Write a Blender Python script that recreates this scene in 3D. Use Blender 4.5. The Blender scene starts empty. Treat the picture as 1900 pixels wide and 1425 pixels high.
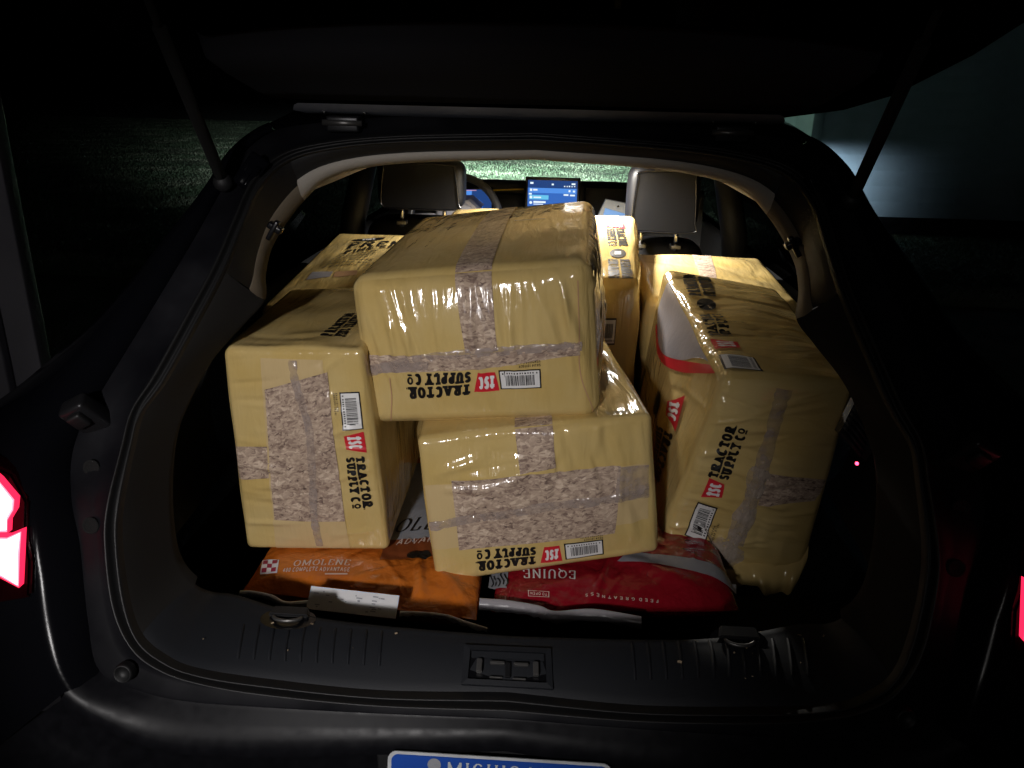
import bpy, bmesh, math, random
import numpy as np
from math import radians, sin, cos, pi

random.seed(7)
rng = np.random.default_rng(7)
scn = bpy.context.scene
COL = scn.collection

# ------------------------------------------------------------------ camera
CAM_POS = np.array([0.037, -0.92, 1.50])
YAW, PITCH, ROLL = radians(2.65), radians(20.0), radians(1.4)
FPX, CX, CY = 1435.0, 950.0, 712.5          # photograph is 1900 x 1425

def cam_axes():
    f = np.array([-sin(YAW) * cos(PITCH), cos(YAW) * cos(PITCH), -sin(PITCH)])
    r = np.array([cos(YAW), sin(YAW), 0.0])
    u = np.cross(r, f)
    return r * cos(ROLL) + u * sin(ROLL), -r * sin(ROLL) + u * cos(ROLL), f
AX_R, AX_U, AX_F = cam_axes()
cd = bpy.data.cameras.new('camera'); cam = bpy.data.objects.new('camera', cd); COL.objects.link(cam)
cd.sensor_width = 36.0; cd.sensor_fit = 'HORIZONTAL'; cd.lens = 36.0 * FPX / 1900.0
cd.clip_start = 0.02; cd.clip_end = 500.0
from mathutils import Matrix, Vector
M = Matrix.Identity(4)
for i in range(3):
    M[i][0] = AX_R[i]; M[i][1] = AX_U[i]; M[i][2] = -AX_F[i]; M[i][3] = CAM_POS[i]
cam.matrix_world = M
scn.camera = cam

# ------------------------------------------------------------------ night sky, exposure
w = bpy.data.worlds.new('World'); scn.world = w; w.use_nodes = True
wn = w.node_tree.nodes; wl = w.node_tree.links
bg = wn['Background']
sky = wn.new('ShaderNodeTexSky'); sky.sky_type = 'NISHITA'; sky.sun_disc = False
sky.sun_elevation = radians(-4.0); sky.sun_rotation = radians(200)
wl.new(sky.outputs[0], bg.inputs[0]); bg.inputs[1].default_value = 0.012
scn.view_settings.view_transform = 'Standard'; scn.view_settings.look = 'None'
scn.view_settings.exposure = 0.0; scn.view_settings.gamma = 1.0
scn.view_settings.use_curve_mapping = False
scn.cycles.use_denoising = True
scn.cycles.max_bounces = 6
scn.cycles.sample_clamp_indirect = 4.0

# ------------------------------------------------------------------ pixel <-> place
def proj(P):
    d = np.asarray(P, float) - CAM_POS
    z = d @ AX_F
    return np.stack([CX + FPX * (d @ AX_R) / z, CY - FPX * (d @ AX_U) / z], -1)
def ray(px):
    return AX_F + (px[0] - CX) / FPX * AX_R - (px[1] - CY) / FPX * AX_U
def at(px, axis, val):
    d = ray(px); return CAM_POS + d * (val - CAM_POS[axis]) / d[axis]
GZ = np.array([.40, .60, .72, .80, .95, 1.05, 1.2, 1.35, 1.45, 1.55])
GY = np.array([-.10, -.10, -.07, -.03, .04, .12, .27, .43, .56, .70])
def on_g(px, off=0.0):
    """point of the raked tail opening seen at a pixel"""
    d = ray(px); lo, hi = 0.3, 4.0
    for _ in range(50):
        m = (lo + hi) / 2; p = CAM_POS + d * m
        if p[1] - (np.interp(p[2], GZ, GY) + off) < 0: lo = m
        else: hi = m
    return CAM_POS + d * lo
def uv_of(P, px, g=(0.0, 0.0), lim=None):
    x = np.array(g, float); px = np.array(px, float)
    for _ in range(25):
        r = proj(P(x[0], x[1])) - px
        if np.abs(r).max() < .02: break
        e0, e1 = (-1e-3 if x[0] > 0 else 1e-3), (-1e-3 if x[1] > 0 else 1e-3)
        J = np.stack([(proj(P(x[0] + e0, x[1])) - px - r) / e0, (proj(P(x[0], x[1] + e1)) - px - r) / e1], 1)
        s = np.linalg.lstsq(J, -r, rcond=1e-4)[0]
        x += np.clip(s, -.5, .5)
        if lim: x = np.clip(x, -lim, lim)
    return x

# ------------------------------------------------------------------ materials
MATS = {}
def mat(name, color, rough=.5, metal=0.0, spec=.5, coat=0.0, emit=None, estr=0.0, noise=None, bump=None, extra=None):
    m = bpy.data.materials.new(name); m.use_nodes = True; MATS[name] = m
    nt = m.node_tree; b = nt.nodes['Principled BSDF']
    b.inputs['Base Color'].default_value = (*color, 1); b.inputs['Roughness'].default_value = rough
    b.inputs['Metallic'].default_value = metal; b.inputs['Specular IOR Level'].default_value = spec
    b.inputs['Coat Weight'].default_value = coat; b.inputs['Coat Roughness'].default_value = .03
    if emit:
        b.inputs['Emission Color'].default_value = (*emit, 1); b.inputs['Emission Strength'].default_value = estr
    tc = nt.nodes.new('ShaderNodeTexCoord')
    def noise_tex(scale, detail=4, vec=None, stretch=None):
        n = nt.nodes.new('ShaderNodeTexNoise'); n.inputs['Scale'].default_value = scale; n.inputs['Detail'].default_value = detail
        src = vec or tc.outputs['Object']
        if stretch:
            mp = nt.nodes.new('ShaderNodeMapping'); mp.inputs['Scale'].default_value = stretch
            nt.links.new(src, mp.inputs[0]); src = mp.outputs[0]
        nt.links.new(src, n.inputs['Vector']); return n
    if noise:      # (scale, colour2, lo, hi)
        n = noise_tex(noise[0]); r = nt.nodes.new('ShaderNodeValToRGB')
        r.color_ramp.elements[0].position = noise[2]; r.color_ramp.elements[1].position = noise[3]
        r.color_ramp.elements[0].color = (*color, 1); r.color_ramp.elements[1].color = (*noise[1], 1)
        nt.links.new(n.outputs[0], r.inputs[0]); nt.links.new(r.outputs[0], b.inputs['Base Color'])
        if len(noise) > 4:
            mr = nt.nodes.new('ShaderNodeMapRange'); mr.inputs[1].default_value = noise[2]; mr.inputs[2].default_value = noise[3]
            mr.inputs[3].default_value = rough; mr.inputs[4].default_value = noise[4]
            nt.links.new(n.outputs[0], mr.inputs[0]); nt.links.new(mr.outputs[0], b.inputs['Roughness'])
    if bump:       # (scale, strength, distance[, stretch, uv])
        uvv = tc.outputs['UV'] if len(bump) > 4 else None
        n = noise_tex(bump[0], 3, uvv, bump[3] if len(bump) > 3 else None)
        bp = nt.nodes.new('ShaderNodeBump'); bp.inputs['Strength'].default_value = bump[1]; bp.inputs['Distance'].default_value = bump[2]
        nt.links.new(n.outputs[0], bp.inputs['Height']); nt.links.new(bp.outputs[0], b.inputs['Normal'])
        if coat: nt.links.new(bp.outputs[0], b.inputs['Coat Normal'])
    if extra: extra(nt, b, tc)
    return m

def film_nodes(nt, b, tc):
    # printed film: slow tint drift, fine tension wrinkles along the UV's v axis
    n1 = nt.nodes.new('ShaderNodeTexNoise'); n1.inputs['Scale'].default_value = 9; n1.inputs['Detail'].default_value = 5
    nt.links.new(tc.outputs['UV'], n1.inputs['Vector'])
    r = nt.nodes.new('ShaderNodeValToRGB')
    r.color_ramp.elements[0].position = .35; r.color_ramp.elements[1].position = .68
    r.color_ramp.elements[0].color = (.535, .38, .135, 1); r.color_ramp.elements[1].color = (.575, .43, .185, 1)
    nt.links.new(n1.outputs[0], r.inputs[0]); nt.links.new(r.outputs[0], b.inputs['Base Color'])
    def nz(scale, st, detail=3):
        mp = nt.nodes.new('ShaderNodeMapping'); mp.inputs['Scale'].default_value = st
        nt.links.new(tc.outputs['UV'], mp.inputs[0])
        n = nt.nodes.new('ShaderNodeTexNoise'); n.inputs['Scale'].default_value = scale; n.inputs['Detail'].default_value = detail
        n.inputs['Distortion'].default_value = .6
        nt.links.new(mp.outputs[0], n.inputs['Vector']); return n
    a = nz(26, (1.6, .35, 1)); c = nz(75, (1, 1, 1), 2)
    cr = nz(9, (1.7, .55, 1), 3); cr.noise_type = 'RIDGED_MULTIFRACTAL'; cr.inputs['Distortion'].default_value = 1.2
    cr2 = nt.nodes.new('ShaderNodeMath'); cr2.operation = 'MULTIPLY'; cr2.inputs[1].default_value = .22; nt.links.new(cr.outputs[0], cr2.inputs[0])
    aa = nt.nodes.new('ShaderNodeMath'); aa.operation = 'ADD'; nt.links.new(a.outputs[0], aa.inputs[0]); nt.links.new(cr2.outputs[0], aa.inputs[1])
    ad = nt.nodes.new('ShaderNodeMath'); ad.operation = 'MULTIPLY_ADD'; ad.inputs[1].default_value = .12
    nt.links.new(c.outputs[0], ad.inputs[0]); nt.links.new(aa.outputs[0], ad.inputs[2])
    bp = nt.nodes.new('ShaderNodeBump'); bp.inputs['Strength'].default_value = .5; bp.inputs['Distance'].default_value = .006
    nt.links.new(ad.outputs[0], bp.inputs['Height']); nt.links.new(bp.outputs[0], b.inputs['Normal'])
mat('film', (.58, .42, .16), .12, spec=.9, extra=film_nodes)

def clear_film(nt, b, tc):
    o = nt.nodes['Material Output']; t = nt.nodes.new('ShaderNodeBsdfTransparent'); mx = nt.nodes.new('ShaderNodeMixShader')
    n = nt.nodes.new('ShaderNodeTexNoise'); n.inputs['Scale'].default_value = 45; nt.links.new(tc.outputs['Object'], n.inputs['Vector'])
    r = nt.nodes.new('ShaderNodeMapRange'); r.inputs[1].default_value = .35; r.inputs[2].default_value = .7; r.inputs[3].default_value = .25; r.inputs[4].default_value = .75
    nt.links.new(n.outputs[0], r.inputs[0]); nt.links.new(r.outputs[0], mx.inputs[0])
    nt.links.new(t.outputs[0], mx.inputs[1]); nt.links.new(b.outputs[0], mx.inputs[2]); nt.links.new(mx.outputs[0], o.inputs[0])
def shaving_nodes(nt, b, tc):
    def vor(scale):
        mp = nt.nodes.new('ShaderNodeMapping'); mp.inputs['Scale'].default_value = (1, 1.7, 1)
        nz = nt.nodes.new('ShaderNodeTexNoise'); nz.inputs['Scale'].default_value = 60
        nt.links.new(tc.outputs['UV'], nz.inputs['Vector'])
        mx = nt.nodes.new('ShaderNodeMixRGB'); mx.inputs[0].default_value = .012
        nt.links.new(tc.outputs['UV'], mx.inputs[1]); nt.links.new(nz.outputs['Color'], mx.inputs[2])
        nt.links.new(mx.outputs[0], mp.inputs[0])
        v = nt.nodes.new('ShaderNodeTexVoronoi'); v.inputs['Scale'].default_value = scale
        nt.links.new(mp.outputs[0], v.inputs['Vector']); return v
    v1 = vor(190); v2 = vor(75)
    r = nt.nodes.new('ShaderNodeValToRGB')
    e = r.color_ramp.elements
    e[0].position = 0; e[0].color = (.10, .062, .05, 1); e[1].position = .20; e[1].color = (.25, .17, .13, 1)
    for p, c in ((.5, (.40, .295, .22)), (.8, (.52, .395, .295)), (1, (.66, .53, .41))):
        x = e.new(p); x.color = (*c, 1)
    sep = nt.nodes.new('ShaderNodeSeparateColor'); nt.links.new(v1.outputs['Color'], sep.inputs[0])
    sp2 = nt.nodes.new('ShaderNodeSeparateColor'); nt.links.new(v2.outputs['Color'], sp2.inputs[0])
    mx = nt.nodes.new('ShaderNodeMath'); mx.operation = 'MULTIPLY_ADD'; mx.inputs[1].default_value = .4
    sc = nt.nodes.new('ShaderNodeMath'); sc.operation = 'MULTIPLY'; sc.inputs[1].default_value = .6
    nt.links.new(sep.outputs[0], sc.inputs[0]); nt.links.new(sp2.outputs[0], mx.inputs[0]); nt.links.new(sc.outputs[0], mx.inputs[2])
    nt.links.new(mx.outputs[0], r.inputs[0]); nt.links.new(r.outputs[0], b.inputs['Base Color'])
    bp = nt.nodes.new('ShaderNodeBump'); bp.inputs['Strength'].default_value = .3; bp.inputs['Distance'].default_value = .003
    nt.links.new(mx.outputs[0], bp.inputs['Height']); nt.links.new(bp.outputs[0], b.inputs['Normal'])
    # the clear film over them
    b.inputs['Coat Weight'].default_value = .9; b.inputs['Coat Roughness'].default_value = .18
    n = nt.nodes.new('ShaderNodeTexNoise'); n.inputs['Scale'].default_value = 34; n.inputs['Detail'].default_value = 3
    mp = nt.nodes.new('ShaderNodeMapping'); mp.inputs['Scale'].default_value = (1.6, .4, 1)
    nt.links.new(tc.outputs['UV'], mp.inputs[0]); nt.links.new(mp.outputs[0], n.inputs['Vector'])
    b2 = nt.nodes.new('ShaderNodeBump'); b2.inputs['Strength'].default_value = .6; b2.inputs['Distance'].default_value = .006
    nt.links.new(n.outputs[0], b2.inputs['Height']); nt.links.new(b2.outputs[0], b.inputs['Coat Normal'])
mat('shavings', (.4, .3, .24), .8, extra=shaving_nodes)
mat('seam_film', (.42, .34, .30), .10, spec=1.0, bump=(70, 1.0, .005), extra=clear_film)
mat('crinkle_film', (.55, .46, .38), .08, spec=1.0, bump=(90, .8, .004), extra=clear_film)
mat('double_film', (.54, .40, .20), .24, spec=.6, bump=(40, .4, .004, (1.5, .4, 1), 1))
mat('ink_black', (.008, .007, .007), .35)
mat('ink_red', (.55, .018, .03), .3)
mat('ink_white', (.70, .69, .68), .35)
mat('ink_grey', (.33, .31, .33), .3, bump=(50, .3, .003))
mat('ink_tan', (.45, .26, .14), .4)
mat('bag_orange', (.56, .15, .018), .22, spec=.6, bump=(26, .8, .010), noise=(14, (.46, .115, .014), .4, .7))
mat('bag_red', (.24, .006, .014), .2, spec=.65, bump=(24, .8, .010))
mat('bag_white', (.27, .28, .31), .38, bump=(24, .4, .005))
mat('bag_brown', (.20, .05, .015), .4)
mat('paper_white', (.72, .72, .73), .7)
mat('print_pale', (.62, .48, .42), .5)
mat('purina_red', (.30, .01, .05), .4)
mat('paint', (.0028, .003, .0042), .12, coat=0.0, spec=.02, noise=(3.0, (.005, .005, .0065), .45, .8, .11))
mat('paint_dusty', (.006, .006, .0075), .34, spec=.14, noise=(60, (.0085, .0085, .0105), .35, .75, .46))
mat('jamb_paint', (.0045, .0045, .006), .36, spec=.25, noise=(9, (.012, .012, .0145), .35, .75, .6))
mat('rubber', (.0045, .0045, .005), .55, bump=(220, .15, .001))
mat('plastic', (.0105, .0118, .0150), .6, spec=.3, bump=(700, .25, .0006))
mat('plastic_dark', (.008, .008, .009), .6, bump=(600, .3, .0008))
mat('carpet', (.003, .003, .003), .95, bump=(900, .6, .002))
mat('trim_tan_lit', (.115, .09, .06), .75, bump=(500, .2, .0006))  # upper part of the brown trim, painted lighter where light reaches it
mat('trim_shaded', (.0115, .0105, .0098), .8, spec=.25, bump=(500, .25, .0006))  # lower part of the same trim, light fall-off painted in as darker colour
mat('liner', (.36, .33, .29), .85, bump=(500, .3, .0008))
mat('leather', (.0028, .0028, .0036), .5, spec=.18, bump=(380, .3, .0012))
mat('leather_panel', (.0035, .0036, .0045), .6, spec=.14, bump=(500, .35, .001))
mat('chrome', (.5, .5, .5), .18, metal=1.0)
mat('steel_dull', (.16, .155, .15), .4, metal=.8)
mat('satin_strip', (.26, .28, .33), .45, noise=(6, (.36, .38, .43), .4, .65, .45))
mat('gate_trim', (.022, .023, .028), .85, spec=.1, bump=(400, .3, .001))
mat('dark_metal', (.02, .02, .022), .35, metal=.5)
mat('wheel_leather', (.03, .03, .032), .3)
mat('shroud', (.30, .29, .32), .4)
mat('lens_rim', (.10, .002, .004), .2, emit=(1, .02, .08), estr=1.6)
mat('lens_core', (.3, .02, .02), .2, emit=(1, .42, .42), estr=6.0)
mat('lens_mid', (.3, .02, .02), .2, emit=(1, .16, .22), estr=3.2)
mat('lens_off', (.008, .0005, .001), .2, spec=.15)
mat('led_red', (.2, .01, .01), .3, emit=(1, .05, .12), estr=7)
mat('screen_blue', (.002, .004, .012), .4, spec=.03, emit=(.045, .17, .62), estr=.85)
mat('screen_mid', (.002, .004, .012), .4, spec=.03, emit=(.09, .30, .85), estr=.95)
mat('screen_dark', (.002, .004, .012), .4, spec=.03, emit=(.02, .07, .26), estr=.8)
mat('screen_cyan', (.002, .004, .012), .4, spec=.03, emit=(.16, .62, .95), estr=.9)
mat('screen_text', (.1, .1, .1), .2, emit=(.75, .9, 1), estr=.95)
mat('screen_pink', (.1, .1, .1), .2, emit=(.9, .45, .65), estr=.6)
mat('bezel', (.004, .004, .005), .25)
mat('yellow_strip', (.55, .38, .02), .5)
mat('plate_blue', (.012, .075, .42), .35)
mat('plate_white', (.62, .64, .66), .4, noise=(30, (.5, .51, .53), .45, .7))
mat('plate_yellow', (.75, .42, .03), .4)
mat('plate_grey', (.32, .33, .36), .5)
mat('card_grey', (.22, .23, .24), .5)
mat('card_blue', (.12, .27, .60), .5)
mat('jamb_white', (.36, .35, .40), .6, noise=(4, (.28, .27, .32), .4, .7))
mat('siding', (.44, .58, .70), .55, noise=(2.5, (.33, .46, .57), .35, .7), bump=(16, .25, .01))
mat('asphalt', (.05, .047, .045), .9, noise=(30, (.08, .075, .07), .4, .7), bump=(120, .6, .01))
mat('lamp_glow', (.8, .8, .8), .4, emit=(1, .96, .90), estr=12)
mat('lamp_body', (.5, .5, .5), .5)
mat('soil', (.04, .065, .025), .95, noise=(1.7, (.13, .14, .075), .42, .68), bump=(35, .9, .05))
mat('blade', (.09, .135, .07), .6, noise=(.8, (.25, .28, .18), .48, .64))
def glass_nodes(tint, gl):
    def f(nt, b, tc):
        o = nt.nodes['Material Output']
        t = nt.nodes.new('ShaderNodeBsdfTransparent'); t.inputs[0].default_value = (*tint, 1)
        g = nt.nodes.new('ShaderNodeBsdfGlossy'); g.inputs['Roughness'].default_value = .02
        fr = nt.nodes.new('ShaderNodeFresnel'); fr.inputs[0].default_value = 1.45
        mu = nt.nodes.new('ShaderNodeMath'); mu.operation = 'MULTIPLY'; mu.inputs[1].default_value = gl
        nt.links.new(fr.outputs[0], mu.inputs[0])
        mx = nt.nodes.new('ShaderNodeMixShader'); nt.links.new(mu.outputs[0], mx.inputs[0])
        nt.links.new(t.outputs[0], mx.inputs[1]); nt.links.new(g.outputs[0], mx.inputs[2]); nt.links.new(mx.outputs[0], o.inputs[0])
    return f
mat('crumb', (.33, .25, .16), .8)
mat('glass', (.8, .8, .8), .02, extra=glass_nodes((.86, .93, .90), .6))
mat('glass_tinted', (.1, .1, .1), .02, extra=glass_nodes((.003, .0032, .0036), .012))

# ------------------------------------------------------------------ mesh helpers
def link(name, me, m, parent=None):
    o = bpy.data.objects.new(name, me); COL.objects.link(o)
    for k in (m if isinstance(m, (list, tuple)) else [m]): me.materials.append(MATS[k])
    if parent is not None: o.parent = parent
    return o
def mesh(name, v, f, m, parent=None, smooth=True, uv=None):
    me = bpy.data.meshes.new(name)
    me.from_pydata([tuple(map(float, p)) for p in v], [], [tuple(map(int, q)) for q in f]); me.update()
    if smooth: me.polygons.foreach_set('use_smooth', [True] * len(me.polygons))
    if uv is not None:
        l = me.uv_layers.new(name='UV'); idx = np.empty(len(me.loops), int); me.loops.foreach_get('vertex_index', idx)
        l.data.foreach_set('uv', np.asarray(uv)[idx].astype(np.float32).ravel())
    return link(name, me, m, parent)
def from_bm(name, bm, m, parent=None, smooth=False):
    me = bpy.data.meshes.new(name); bm.normal_update(); bm.to_mesh(me); bm.free()
    if smooth: me.polygons.foreach_set('use_smooth', [True] * len(me.polygons))
    return link(name, me, m, parent)
def box(name, lo, hi, m, parent=None, bev=0.0, mtx=None, seg=2):
    bm = bmesh.new(); bmesh.ops.create_cube(bm, size=1.0)
    for v in bm.verts:
        v.co = Vector([lo[i] + (v.co[i] + .5) * (hi[i] - lo[i]) for i in range(3)])
    if bev: bmesh.ops.bevel(bm, geom=bm.edges[:], offset=bev, segments=seg, affect='EDGES', profile=.6)
    if mtx is not None: bmesh.ops.transform(bm, matrix=mtx, verts=bm.verts)
    return from_bm(name, bm, m, parent, smooth=bool(bev))
def tube_data(pts, r, seg=10, closed=False):
    pts = [np.asarray(p, float) for p in pts]; n = len(pts); V = []; F = []
    rr = r if isinstance(r, (list, tuple)) else [r] * n
    up = None
    for i, p in enumerate(pts):
        a = pts[(i - 1) % n] if closed or i > 0 else p; b = pts[(i + 1) % n] if closed or i < n - 1 else p
        t = b - a; t /= np.linalg.norm(t) + 1e-12
        if up is None: up = np.array([0, 0, 1.0]) if abs(t[2]) < .9 else np.array([1.0, 0, 0])
        s = np.cross(t, up); s /= np.linalg.norm(s) + 1e-12; up = np.cross(s, t)
        for k in range(seg):
            q = 2 * pi * k / seg; V.append(p + rr[i] * (cos(q) * s + sin(q) * up))
    m = n if closed else n - 1
    for i in range(m):
        for k in range(seg):
            a = i * seg + k; b = i * seg + (k + 1) % seg; j = ((i + 1) % n) * seg
            F.append((a, b, j + (k + 1) % seg, j + k))
    if not closed:
        F.append(tuple(range(seg))[::-1]); F.append(tuple((n - 1) * seg + k for k in range(seg)))
    return V, F
def tube(name, pts, r, m, parent=None, seg=10, closed=False):
    V, F = tube_data(pts, r, seg, closed); return mesh(name, V, F, m, parent)
def prism(name, poly, depth_vec, m, parent=None, smooth=False, bev=0.0):
    """flat 3-D polygon pushed through depth_vec"""
    n = len(poly); d = np.asarray(depth_vec, float)
    V = [np.asarray(p, float) for p in poly] + [np.asarray(p, float) + d for p in poly]
    F = [tuple(range(n)), tuple(range(2 * n - 1, n - 1, -1))] + [(i, (i + 1) % n, n + (i + 1) % n, n + i) for i in range(n)]
    bm = bmesh.new(); vs = [bm.verts.new(v) for v in V]
    for f in F: bm.faces.new([vs[i] for i in f])
    bmesh.ops.recalc_face_normals(bm, faces=bm.faces[:])
    if bev: bmesh.ops.bevel(bm, geom=bm.edges[:], offset=bev, segments=2, affect='EDGES')
    return from_bm(name, bm, m, parent, smooth)
def thing(name, label, cat, loc=(0, 0, 0), group=None):
    o = bpy.data.objects.new(name, None); COL.objects.link(o); o.location = loc
    o.empty_display_size = .1
    tag(o, label, cat, group); return o
def tag(o, label, cat, group=None):
    o['label'] = label; o['category'] = cat
    if group: o['group'] = group
def spline(pts, sub):
    """Catmull-Rom through pts"""
    p = np.asarray(pts, float); q = np.vstack([2 * p[0] - p[1], p, 2 * p[-1] - p[-2]]); out = []
    for i in range(1, len(q) - 2):
        for k in range(sub):
            t = k / sub; a, b, c, d = q[i - 1], q[i], q[i + 1], q[i + 2]
            out.append(.5 * (2 * b + (c - a) * t + (2 * a - 5 * b + 4 * c - d) * t * t + (3 * b - a - 3 * c + d) * t ** 3))
    out.append(p[-1]); return np.array(out)
def loft(name, rings, m, parent=None, closed=False, flip=False):
    n = len(rings[0]); V = np.vstack(rings); F = []
    for j in range(len(rings) - 1):
        for i in range(n if closed else n - 1):
            a = j * n + i; b = j * n + (i + 1) % n
            F.append((a, b, b + n, a + n) if not flip else (a, a + n, b + n, b))
    return mesh(name, V, F, m, parent)

# ------------------------------------------------------------------ lettering: stroke skeletons
def arc(cx, cy, rx, ry, a0, a1, n=9):
    return [(cx + rx * cos(radians(a0 + (a1 - a0) * i / n)), cy + ry * sin(radians(a0 + (a1 - a0) * i / n))) for i in range(n + 1)]
GL = {
 'A': (.95, [[(.04, 0), (.5, 1)], [(.5, 1), (.96, 0)], [(.22, .34), (.78, .34)]], [(.04, 0), (.96, 0)]),
 'B': (.8, [[(.15, 0), (.15, 1)], [(.15, 1)] + arc(.55, .76, .3, .24, 90, -90) + [(.15, .52)], [(.15, .52)] + arc(.58, .26, .35, .26, 90, -90) + [(.15, 0)]], []),
 'C': (.82, [arc(.52, .5, .45, .5, 45, 315, 14)], []),
 'D': (.88, [[(.15, 0), (.15, 1)], [(.15, 1)] + arc(.5, .5, .42, .5, 90, -90, 12) + [(.15, 0)]], []),
 'E': (.76, [[(.15, 0), (.15, 1)], [(.15, 1), (.9, 1)], [(.15, .52), (.7, .52)], [(.15, 0), (.95, 0)], [(.9, 1), (.9, .8)], [(.95, 0), (.95, .22)]], []),
 'F': (.7, [[(.15, 0), (.15, 1)], [(.15, 1), (.9, 1)], [(.15, .5), (.7, .5)], [(.9, 1), (.9, .8)]], [(.15, 0)]),
 'G': (.88, [arc(.5, .5, .45, .5, 45, 330, 14), [(.92, .42), (.92, .1)], [(.6, .42), (.96, .42)]], []),
 'H': (.9, [[(.15, 0), (.15, 1)], [(.85, 0), (.85, 1)], [(.15, .5), (.85, .5)]], [(.15, 0), (.15, 1), (.85, 0), (.85, 1)]),
 'I': (.36, [[(.5, 0), (.5, 1)]], [(.5, 0), (.5, 1)]),
 'K': (.85, [[(.15, 0), (.15, 1)], [(.15, .45), (.85, 1)], [(.4, .62), (.9, 0)]], [(.15, 0), (.15, 1), (.9, 0), (.85, 1)]),
 'L': (.72, [[(.15, 0), (.15, 1)], [(.15, 0), (.92, 0)], [(.92, 0), (.92, .25)]], [(.15, 1)]),
 'M': (1.12, [[(.1, 0), (.1, 1)], [(.1, 1), (.5, .1)], [(.5, .1), (.9, 1)], [(.9, 0), (.9, 1)]], [(.1, 0), (.9, 0)]),
 'N': (.92, [[(.12, 0), (.12, 1)], [(.12, 1), (.88, 0)], [(.88, 0), (.88, 1)]], [(.12, 0), (.88, 1)]),
 'O': (.9, [arc(.5, .5, .46, .5, 0, 360, 18)], []),
 'P': (.78, [[(.15, 0), (.15, 1)], [(.15, 1)] + arc(.52, .73, .38, .27, 90, -90) + [(.15, .46)]], [(.15, 0)]),
 'Q': (.92, [arc(.5, .5, .46, .5, 0, 360, 18), [(.5, .18), (1.0, -.16)]], []),
 'R': (.88, [[(.15, 0), (.15, 1)], [(.15, 1)] + arc(.5, .74, .34, .26, 90, -90) + [(.15, .48)], [(.48, .48), (.86, 0)]], [(.15, 0), (.9, 0)]),
 'S': (.74, [arc(.5, .74, .42, .26, 25, 270, 10) + arc(.5, .25, .44, .25, 80, -155, 10)], []),
 'T': (.82, [[(.5, 0), (.5, 1)], [(.04, 1), (.96, 1)], [(.04, 1), (.04, .74)], [(.96, 1), (.96, .74)]], [(.5, 0)]),
 'U': (.9, [[(.14, 1), (.14, .35)] + arc(.5, .35, .36, .35, 180, 360) + [(.86, .35), (.86, 1)]], [(.14, 1), (.86, 1)]),
 'V': (.9, [[(.04, 1), (.5, 0)], [(.5, 0), (.96, 1)]], [(.04, 1), (.96, 1)]),
 'W': (1.2, [[(.02, 1), (.27, 0)], [(.27, 0), (.5, .9)], [(.5, .9), (.73, 0)], [(.73, 0), (.98, 1)]], [(.02, 1), (.98, 1)]),
 'Y': (.88, [[(.04, 1), (.5, .45)], [(.96, 1), (.5, .45)], [(.5, .45), (.5, 0)]], [(.5, 0), (.04, 1), (.96, 1)]),
 '0': (.7, [arc(.5, .5, .42, .5, 0, 360, 16)], []), '1': (.5, [[(.5, 0), (.5, 1)], [(.5, 1), (.2, .8)]], []),
 '2': (.7, [arc(.5, .72, .4, .28, 160, -20, 8) + [(.1, 0), (.9, 0)]], []),
 '4': (.74, [[(.68, 0), (.68, 1)], [(.68, 1), (.06, .3)], [(.06, .3), (.95, .3)]], []),
 '5': (.7, [[(.85, 1), (.2, 1), (.15, .55)] + arc(.48, .32, .42, .32, 110, -150)], []),
 '8': (.7, [arc(.5, .75, .36, .25, 0, 360, 12), arc(.5, .26, .42, .26, 0, 360, 12)], []),
 '9': (.7, [arc(.5, .7, .4, .3, 0, 360, 12), [(.9, .7), (.6, 0)]], []),
 '#': (.8, [[(.25, 0), (.4, 1)], [(.6, 0), (.75, 1)], [(.05, .33), (.9, .33)], [(.1, .66), (.95, .66)]], []),
 '-': (.5, [[(.1, .45), (.9, .45)]], []), '.': (.3, [[(.4, 0), (.6, 0)]], []), '*': (.3, [[(.3, .9), (.7, .9)]], []),
 'o': (.5, [arc(.5, .62, .4, .28, 0, 360, 14), [(.1, .1), (.9, .1)]], []),
}
STYLE = {'slab': (.275, .215, .42), 'ring': (.17, .15, 0), 'slabw': (.19, .20, .4), 'roman': (.15, .06, .30), 'sans': (.15, .15, 0), 'heavy': (.24, .22, 0), 'thin': (.09, .09, 0)}
def text2d(s, style='slab', space=.1, condense=1.0, shear=0.0):
    """text of height 1 -> quads (list of 4 2-D points), width"""
    tv, th, sf = STYLE[style]; Q = []; x = 0.0
    for ch in s:
        if ch == ' ': x += .38 * condense; continue
        wd, strokes, serifs = GL[ch]; wd = wd * condense; ix = tv / 2
        def pt(p): return np.array([x + ix + p[0] * (wd - 2 * ix), th / 2 + p[1] * (1 - th)])
        for st in strokes:
            P = [pt(p) for p in st]
            for i in range(len(P) - 1):
                a, b = P[i], P[i + 1]; d = b - a; L = np.linalg.norm(d)
                if L < 1e-6: continue
                d /= L; n = np.array([-d[1], d[0]]); t = th + (tv - th) * abs(d[1]) ** 1.2
                long = len(P) <= 3
                a2, b2 = (a - d * (0 if long and abs(d[0]) < .3 else t * .12), b + d * t * .12)
                k = max(1, int(L / .3))
                for j in range(k):
                    p, q = a2 + (b2 - a2) * j / k, a2 + (b2 - a2) * (j + 1) / k
                    Q.append([p - n * t / 2, q - n * t / 2, q + n * t / 2, p + n * t / 2])
        if sf:
            for sx, sy in serifs:
                c = pt((sx, sy)); hw = tv / 2 + sf * tv * .75
                Q.append([c + (-hw, -th / 2), c + (hw, -th / 2), c + (hw, th / 2), c + (-hw, th / 2)])
        x += wd + space
    Q = np.array(Q) if Q else np.zeros((0, 4, 2))
    if shear and len(Q): Q[..., 0] += shear * Q[..., 1]
    return Q, max(x - space, .01)
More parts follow.
